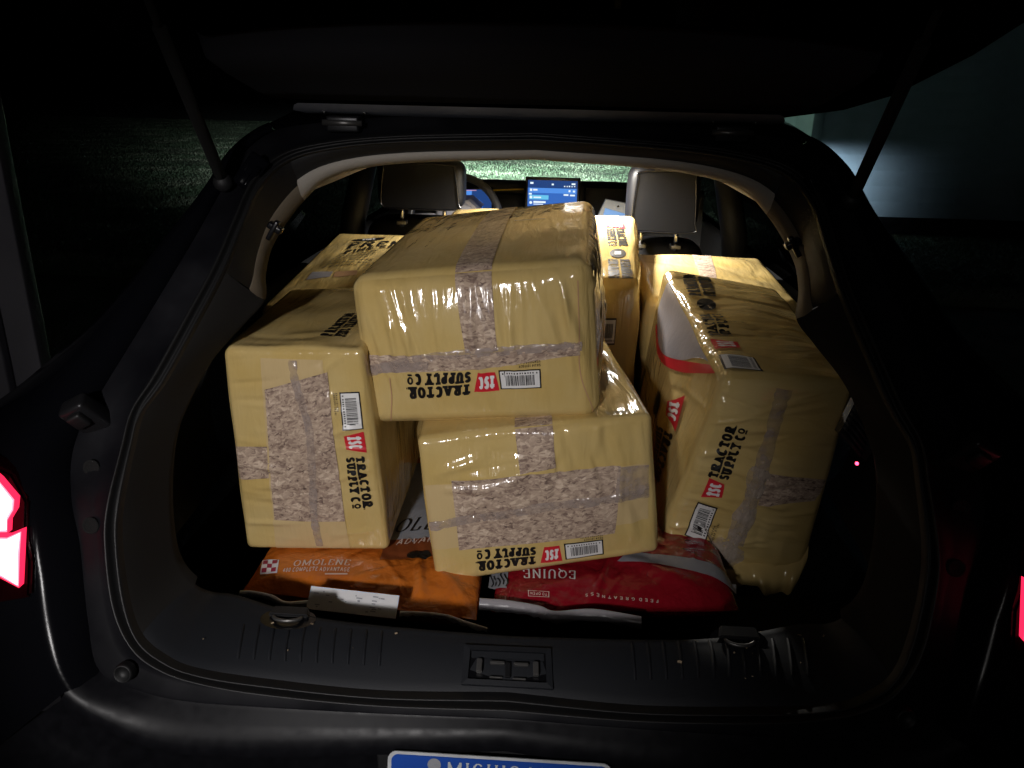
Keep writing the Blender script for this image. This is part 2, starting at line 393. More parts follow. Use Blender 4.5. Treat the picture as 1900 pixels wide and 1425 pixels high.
def fit_quads(Q, wd, x0, y0, x1, y1):
    Q = Q.copy(); Q[..., 0] = x0 + Q[..., 0] / wd * (x1 - x0); Q[..., 1] = y0 + Q[..., 1] * (y1 - y0); return Q
def rectq(x0, y0, x1, y1, n=1, m=1):
    out = []
    for i in range(n):
        for j in range(m):
            a, b = x0 + (x1 - x0) * i / n, x0 + (x1 - x0) * (i + 1) / n; c, d = y0 + (y1 - y0) * j / m, y0 + (y1 - y0) * (j + 1) / m
            out.append([(a, c), (b, c), (b, d), (a, d)])
    return np.array(out, float)
def ellq(cx, cy, rx, ry, n=28):
    out = []
    for i in range(n):
        a, b = 2 * pi * i / n, 2 * pi * (i + 1) / n
        out.append([(cx, cy), (cx + rx * cos(a), cy + ry * sin(a)), (cx + rx * cos((a + b) / 2), cy + ry * sin((a + b) / 2)), (cx + rx * cos(b), cy + ry * sin(b))])
    return np.array(out)

def decal(name, P, Q, quad, m, parent, off=.0012, px=True, centre=None, fan=True, g=(0, 0)):
    """quads in the unit square laid on the patch P inside the quad (BL, BR, TR, TL), following its relief"""
    c = np.array([uv_of(P, q, g) for q in quad]) if px else np.array(quad, float)
    x, y = Q[..., 0].ravel(), Q[..., 1].ravel()
    uv = ((1 - x) * (1 - y))[:, None] * c[0] + (x * (1 - y))[:, None] * c[1] + (x * y)[:, None] * c[2] + ((1 - x) * y)[:, None] * c[3]
    e = 2e-3
    p = P(uv[:, 0], uv[:, 1]); du = P(uv[:, 0] + e, uv[:, 1]) - p; dv = P(uv[:, 0], uv[:, 1] + e) - p
    n = np.cross(du, dv); n /= np.linalg.norm(n, axis=1)[:, None] + 1e-12
    toc = CAM_POS - p if centre is None else p - centre
    n *= np.sign((n * toc).sum(1))[:, None]
    k = np.repeat(np.arange(len(Q)), 4)
    V = p + n * (off + (k % 40) * 1.2e-5)[:, None]
    F = np.arange(len(V)).reshape(-1, 4)
    u0 = np.stack([uv[:, 0] * .2, uv[:, 1] * .2], 1)
    return mesh(name, V, F, m, parent, uv=u0)
def sheet(name, P, quad, m, parent, off=.0007, n=24, k=16, px=True, g=(0, 0), centre=None, wav=0.0, warp=None):
    """welded patch following P"""
    c = np.array([uv_of(P, q, g) for q in quad]) if px else np.array(quad, float)
    X, Y = np.meshgrid(np.linspace(0, 1, n + 1), np.linspace(0, 1, k + 1)); x, y = X.ravel(), Y.ravel()
    if wav: y = y + wav * np.sin(x * 7 + 1) * np.sin(pi * x) * (1 - 0 * x)
    uv = ((1 - x) * (1 - y))[:, None] * c[0] + (x * (1 - y))[:, None] * c[1] + (x * y)[:, None] * c[2] + ((1 - x) * y)[:, None] * c[3]
    e = 2e-3
    p = P(uv[:, 0], uv[:, 1]); du = P(uv[:, 0] + e, uv[:, 1]) - p; dv = P(uv[:, 0], uv[:, 1] + e) - p
    nn = np.cross(du, dv); nn /= np.linalg.norm(nn, axis=1)[:, None] + 1e-12
    toc = CAM_POS - p if centre is None else p - centre
    nn *= np.sign((nn * toc).sum(1))[:, None]
    V = p + nn * off
    F = [(j * (n + 1) + i, j * (n + 1) + i + 1, (j + 1) * (n + 1) + i + 1, (j + 1) * (n + 1) + i) for j in range(k) for i in range(n)]
    # metric UV
    lu = np.linalg.norm(P(c[1][0], c[1][1]) - P(c[0][0], c[0][1])); lv = np.linalg.norm(P(c[3][0], c[3][1]) - P(c[0][0], c[0][1]))
    return mesh(name, V, F, m, parent, uv=np.stack([X.ravel() * lu, Y.ravel() * lv], 1))

# ================================================================== THE SETTING
GRASS_Y0 = 5.4
def structure(o): o['kind'] = 'structure'; return o
g_ = mesh('ground', [(-150, -60, -.004), (150, -60, -.004), (150, 220, -.004), (-150, 220, -.004)], [(0, 1, 2, 3)], 'soil', smooth=False); structure(g_)
d_ = mesh('driveway', [(-2.3, -7, 0), (2.3, -7, 0), (2.3, 5.2, 0), (-2.3, 5.2, 0)], [(0, 1, 2, 3)], 'asphalt', smooth=False); structure(d_)

# grass: blades in the swaths the head lamps reach
def grass():
    n = 420000
    d = 5.5 + 45 * rng.random(n) ** 1.8
    X = (rng.random(n) * 2 - 1) * (3.0 + d * .62); Y = d
    keep = ~((Y > 9.3) & (Y < 14) & (X > 2.9)) & ~((Y < 5.4) & (abs(X) < 2.4))
    X, Y = X[keep], Y[keep]; n = len(X)
    h = (.012 + .022 * rng.random(n)) * (1 + .5 * np.sin(X * 1.3) * np.cos(Y * .9)); a = rng.random(n) * 2 * pi
    wd = .004 + .007 * rng.random(n); l = .04 * rng.random(n)
    b = rng.random(n) * 2 * pi
    V = np.empty((n, 3, 3))
    V[:, 0] = np.stack([X - wd * np.cos(a), Y - wd * np.sin(a), 0 * X], 1)
    V[:, 1] = np.stack([X + wd * np.cos(a), Y + wd * np.sin(a), 0 * X], 1)
    V[:, 2] = np.stack([X + l * np.cos(b), Y + l * np.sin(b), h], 1)
    me = bpy.data.meshes.new('grass'); me.vertices.add(3 * n); me.vertices.foreach_set('co', V.ravel())
    me.loops.add(3 * n); me.loops.foreach_set('vertex_index', np.arange(3 * n)); me.polygons.add(n)
    me.polygons.foreach_set('loop_start', np.arange(n) * 3); me.update(calc_edges=True)
    o = link('grass', me, 'blade'); o['kind'] = 'stuff'; tag(o, 'short green lawn grass lit by the head lamps', 'grass')
grass()

# outbuilding on the right, lap siding board by board
shed = thing('shed', 'pale blue-white sided outbuilding lit by the head lamp on the right', 'building', (3.3, 9.5, 0))
SX0, SX1, SY = 3.3, 14.5, 9.5
def rel(o, root): o.parent = root; o.matrix_parent_inverse = Matrix.Translation(-Vector(root.location)); return o
rel(box('foundation', (SX0 + .02, SY + .03, -.3), (SX1 - .02, SY + 4.5, .22), 'jamb_paint'), shed)
bh = .19
proto = None
for i in range(13):
    z = .22 + i * bh
    if proto is None:
        proto = prism('siding_board', [(SX0, SY - .022, 0), (SX0, SY - .022, .012), (SX0, SY - .002, bh + .02), (SX0, SY + .02, bh + .02), (SX0, SY + .02, 0)], (SX1 - SX0, 0, 0), 'siding')
        o = proto
    else:
        o = proto.copy(); COL.objects.link(o)
    rel(o, shed); o.location = (0, 0, z)
rel(box('corner_board', (SX0 - .06, SY - .04, .1), (SX0 + .06, SY + .05, 2.72), 'siding', bev=.004), shed)
rel(box('side_wall', (SX0 + .03, SY + .03, .22), (SX1 - .02, SY + 4.5, 2.7), 'siding'), shed)
rel(prism('roof', [(SX0 - .3, SY - .3, 2.68), (SX0 - .3, SY + 2.25, 3.7), (SX0 - .3, SY + 4.8, 2.68), (SX0 - .3, SY + 4.8, 2.78), (SX0 - .3, SY + 2.25, 3.82), (SX0 - .3, SY - .3, 2.78)], (SX1 - SX0 + .6, 0, 0), 'plastic'), shed)

# garage opening the car backs up to: left door jamb
jamb = thing('garage_door_jamb', 'pale painted garage door jamb standing at the left edge', 'door jamb', (-1.2, .7, 0))
J0 = at((75, 680), 1, .62); J1 = at((40, 680), 1, .62)
rel(box('jamb_board', (J0[0] - .30, .62, 0), (J0[0], .66, 2.5), 'jamb_white', bev=.003), jamb)
rel(box('stop_moulding', (J0[0] - .30, .595, 0), (J1[0] - .02, .617, 2.5), 'jamb_white', bev=.004), jamb)

# ================================================================== THE CAR
car = thing('car', 'black hatchback seen from behind with its tailgate raised and cargo bay full', 'car', (0, 0, 0))

# control pixels, left half, bottom centre to top centre
SI = [(942,1284),(700,1280),(479,1257),(368,1239),(313,1217),(265,1176),(241,1106),(228,1001),(232,928),(254,819),(270,764),(312,705),(365,610),(420,505),(455,420),(490,345),(540,300),(620,278),(750,266),(985,262)]
SO = [(942,1312),(700,1302),(500,1283),(387,1264),(306,1239),(250,1198),(212,1121),(197,1001),(202,928),(227,830),(247,755),(287,690),(342,590),(399,485),(434,405),(469,330),(524,282),(610,260),(750,248),(985,242)]
FO = [(942,1334),(700,1324),(480,1312),(350,1302),(265,1284),(185,1245),(163,1150),(148,1010),(133,930),(133,850),(155,780),(195,715),(290,560),(362,440),(410,355),(452,285),(512,242),(610,226),(750,216),(985,208)]
BO = [(940,1376),(700,1382),(480,1386),(310,1376),(210,1340),(120,1285),(70,1190),(55,1090),(52,980),(45,900),(65,800),(125,710),(245,540),(330,430),(390,345),(438,275),(505,234),(608,220),(750,211),(985,204)]
SA = [(935,1520),(700,1535),(430,1560),(250,1540),(100,1480),(-20,1400),(-80,1250),(-100,1100),(-110,980),(-110,880),(-60,790),(60,695),(200,570),(300,447),(372,362),(428,282),(500,228),(606,216),(750,207),(985,200)]
TI = [(942,1180),(700,1160),(560,1140),(440,1104),(395,1098),(362,1084),(335,1052),(321,1001),(316,910),(325,819),(347,757),(394,669),(455,600),(492,556),(494,505),(511,448),(565,372),(625,326),(750,303),(985,296)]
# the cargo-side trim edge is deeper than the seal, the sill edge is level
SUB = 8
def ring(px, off):
    pts = []
    for i, p in enumerate(px):
        o = off[i] if isinstance(off, (list, tuple)) else off
        pts.append(on_g(p, o))
    pts[0][0] = 0.0; pts[-1][0] = 0.0
    return pts
def lerp_off(*kv):
    return list(np.interp(range(20), [k for k, _ in kv], [v for _, v in kv]))
r_si = ring(SI, 0.0)
r_so = ring(SO, -.010)
r_fo = ring(FO, lerp_off((0, .0), (5, .01), (9, .02), (19, .0)))
r_bo = ring(BO, lerp_off((0, -.012), (4, -.02), (9, -.03), (12, -.005), (19, -.004)))
r_sa = ring(SA, lerp_off((0, .012), (2, .005), (4, -.03), (7, .05), (9, .12), (12, .12), (15, .06), (19, .01)))
r_ti = []
for i, p in enumerate(TI):
    if i <= 4: q = at(p, 2, .772)
    elif i == 5: q = (at(p, 2, .79) + on_g(p, .09)) / 2
    else: q = on_g(p, .10 if i < 13 else .11)
    r_ti.append(q)
r_ti[0][0] = 0; r_ti[-1][0] = 0
def half(r): return spline(r, SUB)
def full(r):
    h = half(r); m = h[::-1].copy(); m[:, 0] *= -1
    return np.vstack([h, m[1:]])     # bottom centre -> left -> top centre -> right -> bottom centre (closed)
def seg(h, a, b): return h[a * SUB:b * SUB + 1]
def mirror(h): m = h.copy(); m[:, 0] *= -1; return m
H = {k: half(v) for k, v in dict(si=r_si, so=r_so, fo=r_fo, bo=r_bo, sa=r_sa, ti=r_ti).items()}
FULL = {k: np.vstack([v, mirror(v)[::-1][1:-1]]) for k, v in H.items()}   # closed loop
def mid(a, b, t, dv=(0, 0, 0)): return a * (1 - t) + b * t + np.array(dv)

# weather strip: two rounded beads on the aperture flange
def bead(a, b, h, n=6):
    rs = []
    for k in range(n + 1):
        t = k / n; rs.append(mid(a, b, t) + np.array([0, -h * sin(pi * t) ** .7, 0]))
    return rs
si, so = FULL['si'], FULL['so']
ws = loft('weatherstrip', bead(si, mid(si, so, .42), .012) + bead(mid(si, so, .55), so, .014), 'rubber', car, closed=True)

# painted channel between seal and outer panel edge
so, fo, bo, sa = FULL['so'], FULL['fo'], FULL['bo'], FULL['sa']
ch = [so, mid(so, fo, .12, (0, .012, 0)), mid(so, fo, .5, (0, .008, 0)), mid(so, fo, .88, (0, .0, 0)), fo]
loft('aperture_flange', ch, 'jamb_paint', car, closed=True)
# outer panels: split into bumper (bottom) and quarter panels (sides), roof edge
def panels(a, b, names):
    pass
def outer(h):
    fo_, bo_, sa_ = h['fo'], h['bo'], h['sa']
    return fo_, bo_, sa_
for sgn in (1, -1):
    fh, bh_, sh = (H[k] if sgn > 0 else mirror(H[k]) for k in ('fo', 'bo', 'sa'))
    a, b = 5, 16
    F_, B_, S_ = seg(fh, a, b), seg(bh_, a, b), seg(sh, a, b)
    out = S_.copy(); out[:, 1] += .9; out[:, 0] *= 1.06
    low = S_[:, 2] < 1.0
    rings = [F_, mid(F_, B_, .06, (0, -.006, 0)), mid(F_, B_, .5, (0, -.012, 0)), B_, mid(B_, S_, .3, (0, -.012, .004)), mid(B_, S_, .7, (0, -.006, .003)), S_, mid(S_, out, .4, (0, 0, -.01)), out]
    loft('quarter_panel', rings, 'paint', car, flip=sgn > 0)
a, b = 0, 5
def low(k):
    h = seg(H[k], a, b); return np.vstack([h[::-1], mirror(h)[1:]])
F_, B_, S_ = low('fo'), low('bo'), low('sa')
bump = [F_, mid(F_, B_, .1, (0, .0, .0)), mid(F_, B_, .5, (0, .0, .004)), mid(F_, B_, .85, (0, 0, .004)), B_,
        mid(B_, S_, .05, (0, -.004, -.006)), mid(B_, S_, .12, (0, .012, -.01)), mid(B_, S_, .5, (0, .004, 0)), S_, S_ + np.array([0, .12, -.25])]
bumper = loft('bumper', bump, ['paint_dusty'], car)
a, b = 16, 19
hh = seg(H['fo'], a, b); F_ = np.vstack([hh, mirror(hh)[::-1][1:]]); hh = seg(H['sa'], a, b); S_ = np.vstack([hh, mirror(hh)[::-1][1:]])
loft('roof_edge', [F_, mid(F_, S_, .5, (0, -.004, .0)), S_, S_ + np.array([0, .15, .02]), S_ + np.array([0, 1.4, .05]), S_ + np.array([0, 2.2, -.02])], 'paint', car)

# ---- sill trim with ribs, latch pocket and tie-down rings
def sill_half(k):
    h = seg(H[k], 0, 5); return np.vstack([mirror(h)[::-1], h[1:]]) if False else np.vstack([h[::-1], mirror(h)[1:]])
A_, T_ = sill_half('si'), sill_half('ti')
def sill_ring(t):
    r = mid(A_, T_, t); z = np.array([0, 0, 0.0])
    hump = .007 * sin(pi * min(1, t / .9)) ** .6
    return r + np.array([0, 0, hump])
SR = [0, .05, .12, .3, .5, .7, .85, .93, 1.0]
rings = [sill_ring(t) for t in SR]
well = rings[-1] + np.array([0, .012, -.02]); well2 = well + np.array([0, .01, -.16])
sill = loft('sill_trim', rings + [well, well2], 'plastic', car)
NS = len(A_)
def P_sill(u, v):
    """u 0..1 left to right, v 0..1 outer to inner"""
    u = np.atleast_1d(np.asarray(u, float)); v = np.atleast_1d(np.asarray(v, float))
    x = np.clip(u, 0, 1) * (NS - 1); i = np.clip(x.astype(int), 0, NS - 2); f = (x - i)[:, None]
    a_ = A_[i] * (1 - f) + A_[i + 1] * f; t_ = T_[i] * (1 - f) + T_[i + 1] * f
    p = a_ * (1 - v[:, None]) + t_ * v[:, None]
    p = p.copy(); p[:, 2] += .007 * np.sin(pi * np.clip(v / .9, 0, 1)) ** .6
    return p if len(p) > 1 else p[0]
def rib(px0, px1, th=.0030):
    a_ = uv_of(P_sill, px0, ((px0[0] - 250) / 1420, .8)); b_ = uv_of(P_sill, px1, ((px1[0] - 250) / 1420, .4))
    n = 6; V = []; F = []
    for k in range(n + 1):
        q = a_ + (b_ - a_) * k / n; p = P_sill(q[0], q[1]); h_ = .0035 * min(1, sin(pi * (k + .2) / (n + .4)) * 2.5)
        V += [p + (-th, 0, -.001), p + (-th * .5, -h_ * .5, h_), p + (th * .5, -h_ * .5, h_), p + (th, 0, -.001)]
    for k in range(n):
        for j in range(3): F.append((4 * k + j, 4 * k + j + 1, 4 * k + j + 5, 4 * k + j + 4))
    mesh('rib', V, F, 'plastic', sill)
for k in range(10):
    x = 452 + 28.5 * k
    rib((x, 1158 + .045 * (x - 452)), (x - 11 + k * .6, 1222 + .055 * (x - 452)))
for k in range(12):
    x = 1172 + 29 * k
    rib((x, 1192 - .028 * (x - 1172)), (x + 6 + k * .3, 1262 - .03 * (x - 1172)))
# latch pocket
UV = lambda px: uv_of(P_sill, px, (.5, .4))
fr = [uv_of(P_sill, p, (.5, .4)) for p in ((856, 1272), (1026, 1281), (1022, 1206), (862, 1199))]
inn = [uv_of(P_sill, p, (.5, .4)) for p in ((868, 1262), (1014, 1270), (1012, 1214), (873, 1208))]
def nrm_sill(q):
    e = 1e-3; p = P_sill(q[0], q[1]); n = np.cross(P_sill(q[0] + e, q[1]) - p, P_sill(q[0], q[1] + e) - p); n /= np.linalg.norm(n); return n if n[2] > 0 else -n
V = []; F = []
ns = nrm_sill((.5, .45))
fo4 = [P_sill(*q) for q in fr]; fi4 = [P_sill(*q) for q in inn]
rim = [[p + ns * .0005 for p in fo4], [p + ns * .006 for p in fo4], [p + ns * .006 for p in fi4], [p - ns * .0 for p in fi4]]
V = sum(rim, []); F = [(4 * j + i, 4 * j + (i + 1) % 4, 4 * j + 4 + (i + 1) % 4, 4 * j + 4 + i) for j in range(3) for i in range(4)]
latch = mesh('latch_pocket', V, F, 'plastic', car, smooth=False)
ins = [p + ns * .0012 for p in fi4]
mesh('pocket_floor', ins, [(0, 1, 2, 3)], 'bezel', latch, smooth=False)
def lp(fx, fy, h):   # point in pocket
    p = (ins[0] * (1 - fx) + ins[1] * fx) * (1 - fy) + (ins[3] * (1 - fx) + ins[2] * fx) * fy
    return p + ns * h
def lbox(name, x0, y0, x1, y1, h0, h1, m):
    c = [lp(x0, y0, h0), lp(x1, y0, h0), lp(x1, y1, h0), lp(x0, y1, h0)]
    prism(name, c, ns * (h1 - h0), m, latch, bev=.0008)
lbox('pocket_shelf', .02, .74, .98, .98, .0006, .0035, 'plastic')
lbox('striker_side', .10, .22, .17, .66, .001, .010, 'steel_dull'); lbox('striker_side', .83, .20, .90, .64, .001, .010, 'steel_dull')
lbox('striker_bar', .27, .52, .46, .62, .002, .008, 'steel_dull'); lbox('striker_bar', .58, .50, .77, .60, .002, .008, 'steel_dull')
lbox('striker_bar', .27, .06, .44, .12, .002, .006, 'steel_dull'); lbox('striker_bar', .57, .05, .74, .11, .002, .006, 'steel_dull')
lbox('striker_post', .47, .10, .54, .60, .002, .007, 'dark_metal')
for px in ((535, 1150), (1370, 1190)):
    q = uv_of(P_sill, px, ((px[0] - 250) / 1420, .7)); c = P_sill(*q); n = nrm_sill(q)
    ex = np.array([1, 0, 0.]); ey = np.cross(n, ex); ey /= np.linalg.norm(ey)
    td = mesh('tie_down', [c + ex * .042 * cos(t) + ey * .024 * sin(t) + n * .0022 for t in np.linspace(0, 2 * pi, 20)[:-1]], [tuple(range(19))], 'bezel', car, smooth=False)
    pts = [c + ex * .021 * cos(t) + ey * .013 * sin(t) + n * (.006 - .003 * sin(t)) for t in np.linspace(-pi * .98, -.02, 14)]
    tube('ring', pts, .0028, 'steel_dull', td, 8)
    prism('hinge_cover', [c + ex * .03 + n * .003, c - ex * .03 + n * .003, c - ex * .026 + ey * .02 + n * .003, c + ex * .026 + ey * .02 + n * .003], n * .007, 'plastic_dark', td, bev=.002)

# ---- side trims, pillar trims, headliner
for sgn in (1, -1):
    A2, T2 = (H[k] if sgn > 0 else mirror(H[k]) for k in ('si', 'ti'))
    a, b = 5, 13
    a0, t0 = seg(A2, a, b), seg(T2, a, b)
    inn_ = t0.copy(); inn_[:, 1] += .02; inn_[:, 0] *= 1.01
    deep = inn_.copy(); deep[:, 1] += .42; deep[:, 0] *= 1.22
    loft('side_trim', [a0, mid(a0, t0, .1, (0, -.004, 0)), mid(a0, t0, .5, (0, -.006, 0)), mid(a0, t0, .93), t0, inn_], 'trim_shaded', car, flip=sgn > 0)
    cw = 6 * SUB + 1
    loft('cargo_wall', [inn_[:cw], mid(inn_, deep, .15, (-.07 * sgn, 0, 0))[:cw], deep[:cw]], 'carpet', car, flip=sgn > 0)
    a, b = 13, 16
    a0, t0 = seg(A2, a, b), seg(T2, a, b)
    s0 = mid(a0, t0, .58); inn_ = t0 + np.array([-.012 * sgn, .025, -.0])
    deep = inn_ + np.array([-.10 * sgn, .35, .02])
    loft('pillar_seal_lip', [a0, mid(a0, t0, .2, (0, -.004, 0)), s0], 'rubber', car, flip=sgn > 0)
    loft('pillar_trim', [s0, mid(s0, t0, .15, (0, -.006, 0)), mid(s0, t0, .6, (0, -.008, 0)), t0, inn_], 'trim_tan_lit', car, flip=sgn > 0)
a, b = 16, 19
def top(k): hh = seg(H[k], a, b); return np.vstack([hh, mirror(hh)[::-1][1:]])
A3, T3 = top('si'), top('ti')
L0 = mid(A3, T3, .46)
loft('header_seal_lip', [A3, mid(A3, T3, .12, (0, -.004, 0)), L0], 'plastic_dark', car)
fw = T3 + np.array([0, .02, .012])
roofl = fw + np.array([0, 1.75, .03])
loft('headliner', [L0, mid(L0, T3, .15, (0, -.008, .001)), mid(L0, T3, .7, (0, -.010, 0)), T3, fw, roofl], 'liner', car)

# small hardware along the left and right of the opening
def disc(name, px, r, off, m, parent, h=.004, sgn=1):
    c = on_g(px, off); n = np.array([0, -1, .25]); n /= np.linalg.norm(n); e1 = np.array([1, 0, 0.]); e2 = np.cross(n, e1)
    V = []; F = []; K = 18
    prof = [(1, 0), (1, h * .7), (.9, h), (.75, h), (.7, h * .5), (0, h * .5)]
    for rr, hh in prof:
        for k in range(K):
            t = 2 * pi * k / K; V.append(c + r * rr * (cos(t) * e1 + sin(t) * e2) + n * hh)
    for j in range(len(prof) - 1):
        for k in range(K): F.append((j * K + k, j * K + (k + 1) % K, (j + 1) * K + (k + 1) % K, (j + 1) * K + k))
    V = np.array(V); V[:, 0] *= sgn
    return mesh(name, V, F, m, parent)
for sgn in (1, -1):
    disc('body_plug', (170, 868), .0125, .012, 'carpet', car, .0018, sgn); disc('body_plug', (168, 975), .0125, .008, 'carpet', car, .0018, sgn)
    disc('bump_stop', (236, 1243), .014, .002, 'rubber', car, .014, sgn)
    # strut bracket / upper bump stop on the shoulder
    c = on_g((160, 772), -.006); c = c * np.array([sgn, 1, 1])
    m_ = Matrix.Translation(Vector(c)) @ Matrix.Rotation(-.5 * sgn, 4, 'Y') @ Matrix.Rotation(.5, 4, 'X')
    bs = box('wedge_stop', (-.022, -.012, -.03), (.022, .018, .03), 'dark_metal', car, .006, m_)
    box('stop_pad', (-.012, -.022, -.004), (.012, -.010, .022), 'rubber', bs, .004, m_)
    # pillar clip on the trim
    c = on_g((512, 421), .045) * np.array([sgn, 1, 1])
    m_ = Matrix.Translation(Vector(c)) @ Matrix.Rotation(.55 * sgn, 4, 'Y')
    cl = box('trim_clip', (-.012, -.014, -.006), (.014, .004, .006), 'bezel', car, .003, m_)
    box('clip_hook', (-.004, -.016, -.024), (.005, -.002, .014), 'bezel', cl, .003, m_)
# interior grille and telltale on the right cargo wall
gr0 = [on_g(p, .16) for p in ((1583, 742), (1626, 806))]
vent = None
for k in range(8):
    a_ = on_g((1560 + 2 + 8.0 * k * .55, 800 - 8.6 * k), .19); b_ = on_g((1598 + 8 * k * .55, 846 - 8.6 * k), .19)
    if vent is None: vent = thing_part = prism('speaker_grille', [on_g(p, .20) for p in ((1556, 806), (1606, 856), (1648, 796), (1594, 730))], (0, .02, 0), 'plastic_dark', car)
    tube('louvre', [a_, b_], .0035, 'plastic', vent, 6)
c = on_g((1590, 860), .17)
box('telltale_lamp', c - .0022, c + .0022, 'led_red', car, .001)

# ---- cargo floor, folded rear seat
box('load_floor', (-.72, .03, .56), (.72, 1.03, .60), 'carpet', car, .01)
box('folded_rear_seat', (-.66, 1.03, .56), (.66, 1.62, .775), 'leather', car, .03)

# ---- tail lamps
def lamp_poly(px, y=None): return [on_g(p, -.035) for p in px]
def tail(sgn):
    hs = [(58, 1110), (60, 1040), (52, 1000), (52, 930), (25, 878), (-160, 800), (-170, 1000), (-150, 1130), (0, 1120)]
    def poly(px, off): return [on_g((p[0] - (3 if sgn > 0 else -3), p[1]), off) * np.array([sgn, 1, 1]) for p in px]
    hous = prism('tail_lamp', poly(hs, -.034), (0, .03, 0), 'lens_off', car, bev=.004)
    # inner bar of the lamp, hot core inside a red rim
    up = [(-60, 840), (0, 890), (31, 927), (29, 948), (17, 968), (16, 990), (-60, 990)]
    lo = [(-60, 996), (16, 996), (43, 985), (41, 1030), (38, 1091), (0, 1071), (-60, 1045)]
    def inset(px, d):
        c = np.mean(px, 0); return [tuple(np.array(p) + (c - np.array(p)) / np.linalg.norm(c - np.array(p)) * d) for p in px]
    for pl in (up, lo):
        rm = prism('light_bar', poly(pl, -.046), (0, .011, 0), 'lens_rim', hous)
        prism('glow_band', poly(inset(pl, 3), -.0475), (0, .0014, 0), 'lens_mid', rm)
        prism('hot_core', poly(inset(pl, 7), -.049), (0, .0014, 0), 'lens_core', rm)
tail(1); tail(-1)

# ---- licence plate in the bumper
pt = [at((725, 1393), 1, -.105), at((1131, 1415), 1, -.105)]
pw = .305; pc = (pt[0] + pt[1]) / 2; pn = np.array([0, -cos(.30), sin(.30)]); pu = np.array([0, sin(.30), cos(.30)])
ex = np.array([1, 0, 0.])
def plate_P(x, y, h=0.0): return pc + ex * (x - .5) * pw + pu * ((y - 1) * .152) + pn * h
def round_rect(w_, h_, r, n=6):
    pts = []
    for cx_, cy_, a0 in ((w_ - r, h_ - r, 0), (r, h_ - r, 90), (r, r, 180), (w_ - r, r, 270)):
        for k in range(n + 1):
            t = radians(a0 + 90 * k / n); pts.append((cx_ + r * cos(t), cy_ + r * sin(t)))
    return pts
rp = round_rect(pw, .152, .012)
plate = prism('licence_plate', [plate_P(x / pw, y / .152) for x, y in rp], pn * .002, 'plate_white', car)
box('plate_recess', pc + np.array([-pw / 2 - .02, .012, -.19]), pc + np.array([pw / 2 + .02, .05, .004]), 'plastic_dark', car, .004)
rp2 = round_rect(pw - .010, .142, .009)
mesh('plate_field', [plate_P((x + .005) / pw, (y - .0 + .002) / .152 + .028, .0026) for x, y in rp2 if True], [tuple(range(len(rp2)))], 'plate_blue', plate, smooth=False)
def plate_quads(name, Q, m, h):
    V = [plate_P(x, y, h + i * 1e-5) for i, q in enumerate(Q) for x, y in q]
    mesh(name, V, [tuple(range(4 * i, 4 * i + 4)) for i in range(len(Q))], m, plate, smooth=False)
Q, wd = text2d('MICHIGAN', 'roman', .12)
plate_quads('state_name', fit_quads(Q, wd, .265, .80, .74, .935), 'plate_white', .0032)
plate_quads('emblem', ellq(.21, .90, .030, .058), 'plate_grey', .0031)
plate_quads('bolt', ellq(.775, .90, .02, .04), 'plate_grey', .0031)
plate_quads('year_sticker', rectq(.84, .77, .95, .93), 'plate_yellow', .0031)

# ---- raised tailgate
TH = radians(22)
def gate(x, d, h=0.0):       # h: out of the underside (towards ground)
    return np.array([x, .60 - d * cos(TH) - h * sin(TH), 1.487 + d * sin(TH) - h * cos(TH)])
tg = thing_tg = None
def gate_outline(w0, d0, d1):
    pass
wprof = [(-.02, .44), (.03, .55), (.10, .61), (.25, .66), (.5, .70), (.9, .71), (1.05, .66), (1.10, .4)]
def gate_shell(h0, h1, m, name, inset=0, parent=None):
    lft = [(-(w_ - inset), d) for d, w_ in wprof]; rgt = [((w_ - inset), d) for d, w_ in wprof[::-1]]
    poly = [gate(x, d, h0) for x, d in lft + rgt]
    return prism(name, poly, gate(0, 0, h1) - gate(0, 0, h0), m, parent, bev=.008)
tg = gate_shell(-.07, 0.0, 'paint', 'tailgate', 0, car)
def gate_patch(name, rows, m, h, thick=.004, parent=None):
    """rows: list of (d, half-width) forming a symmetric panel, welded grid"""
    V = []; F = []; K = 24
    for d, w_ in rows:
        for k in range(K + 1):
            s = -1 + 2 * k / K; dd = d(s) if callable(d) else d
            V.append(gate(w_ * s, dd, h if not callable(h) else h(s, dd)))
    for j in range(len(rows) - 1):
        for k in range(K): F.append((j * (K + 1) + k, j * (K + 1) + k + 1, (j + 1) * (K + 1) + k + 1, (j + 1) * (K + 1) + k))
    return mesh(name, V, F, m, parent)
far = lambda s: .335 - .055 * abs(s) ** 2.2 - .02 * max(0, abs(s) - .8)
gate_patch('tailgate_trim', [(lambda s: .098, .45), (lambda s: .10, .455), (lambda s: .13, .475), (lambda s: .20, .50), (lambda s: far(s) - .02, .51), (far, .515), (lambda s: far(s) + .01, .515)],
           'gate_trim', lambda s, d: (.030 if .099 < d < far(s) - .001 else .002), parent=tg)
gate_patch('rear_glass', [(lambda s: far(s) + .012, .50), (lambda s: .6, .58), (lambda s: .9, .60)], 'glass_tinted', .012, parent=tg)
strip = gate_patch('header_strip', [(lambda s: .004 - .004 * (1 - s * s), .40), (lambda s: .012, .425), (lambda s: .05, .44), (lambda s: .075 + .004 * (1 - s * s), .43), (lambda s: .084, .42)], 'satin_strip', lambda s, d: .018 + .012 * max(0, min(1, (d - .005) * 30)), parent=tg)
for x in (-.075, .0, .085):
    pass
for x0, x1 in ((-.052, .05), (-.115, -.075), (.075, .115)):
    c = [gate(x0, -.012, .024), gate(x1, -.012, .024), gate(x1 - .008, .006, .034), gate(x0 + .008, .006, .034)]
    prism('strip_clip', c, gate(0, 0, .006) - gate(0, 0, 0), 'plastic_dark', tg)
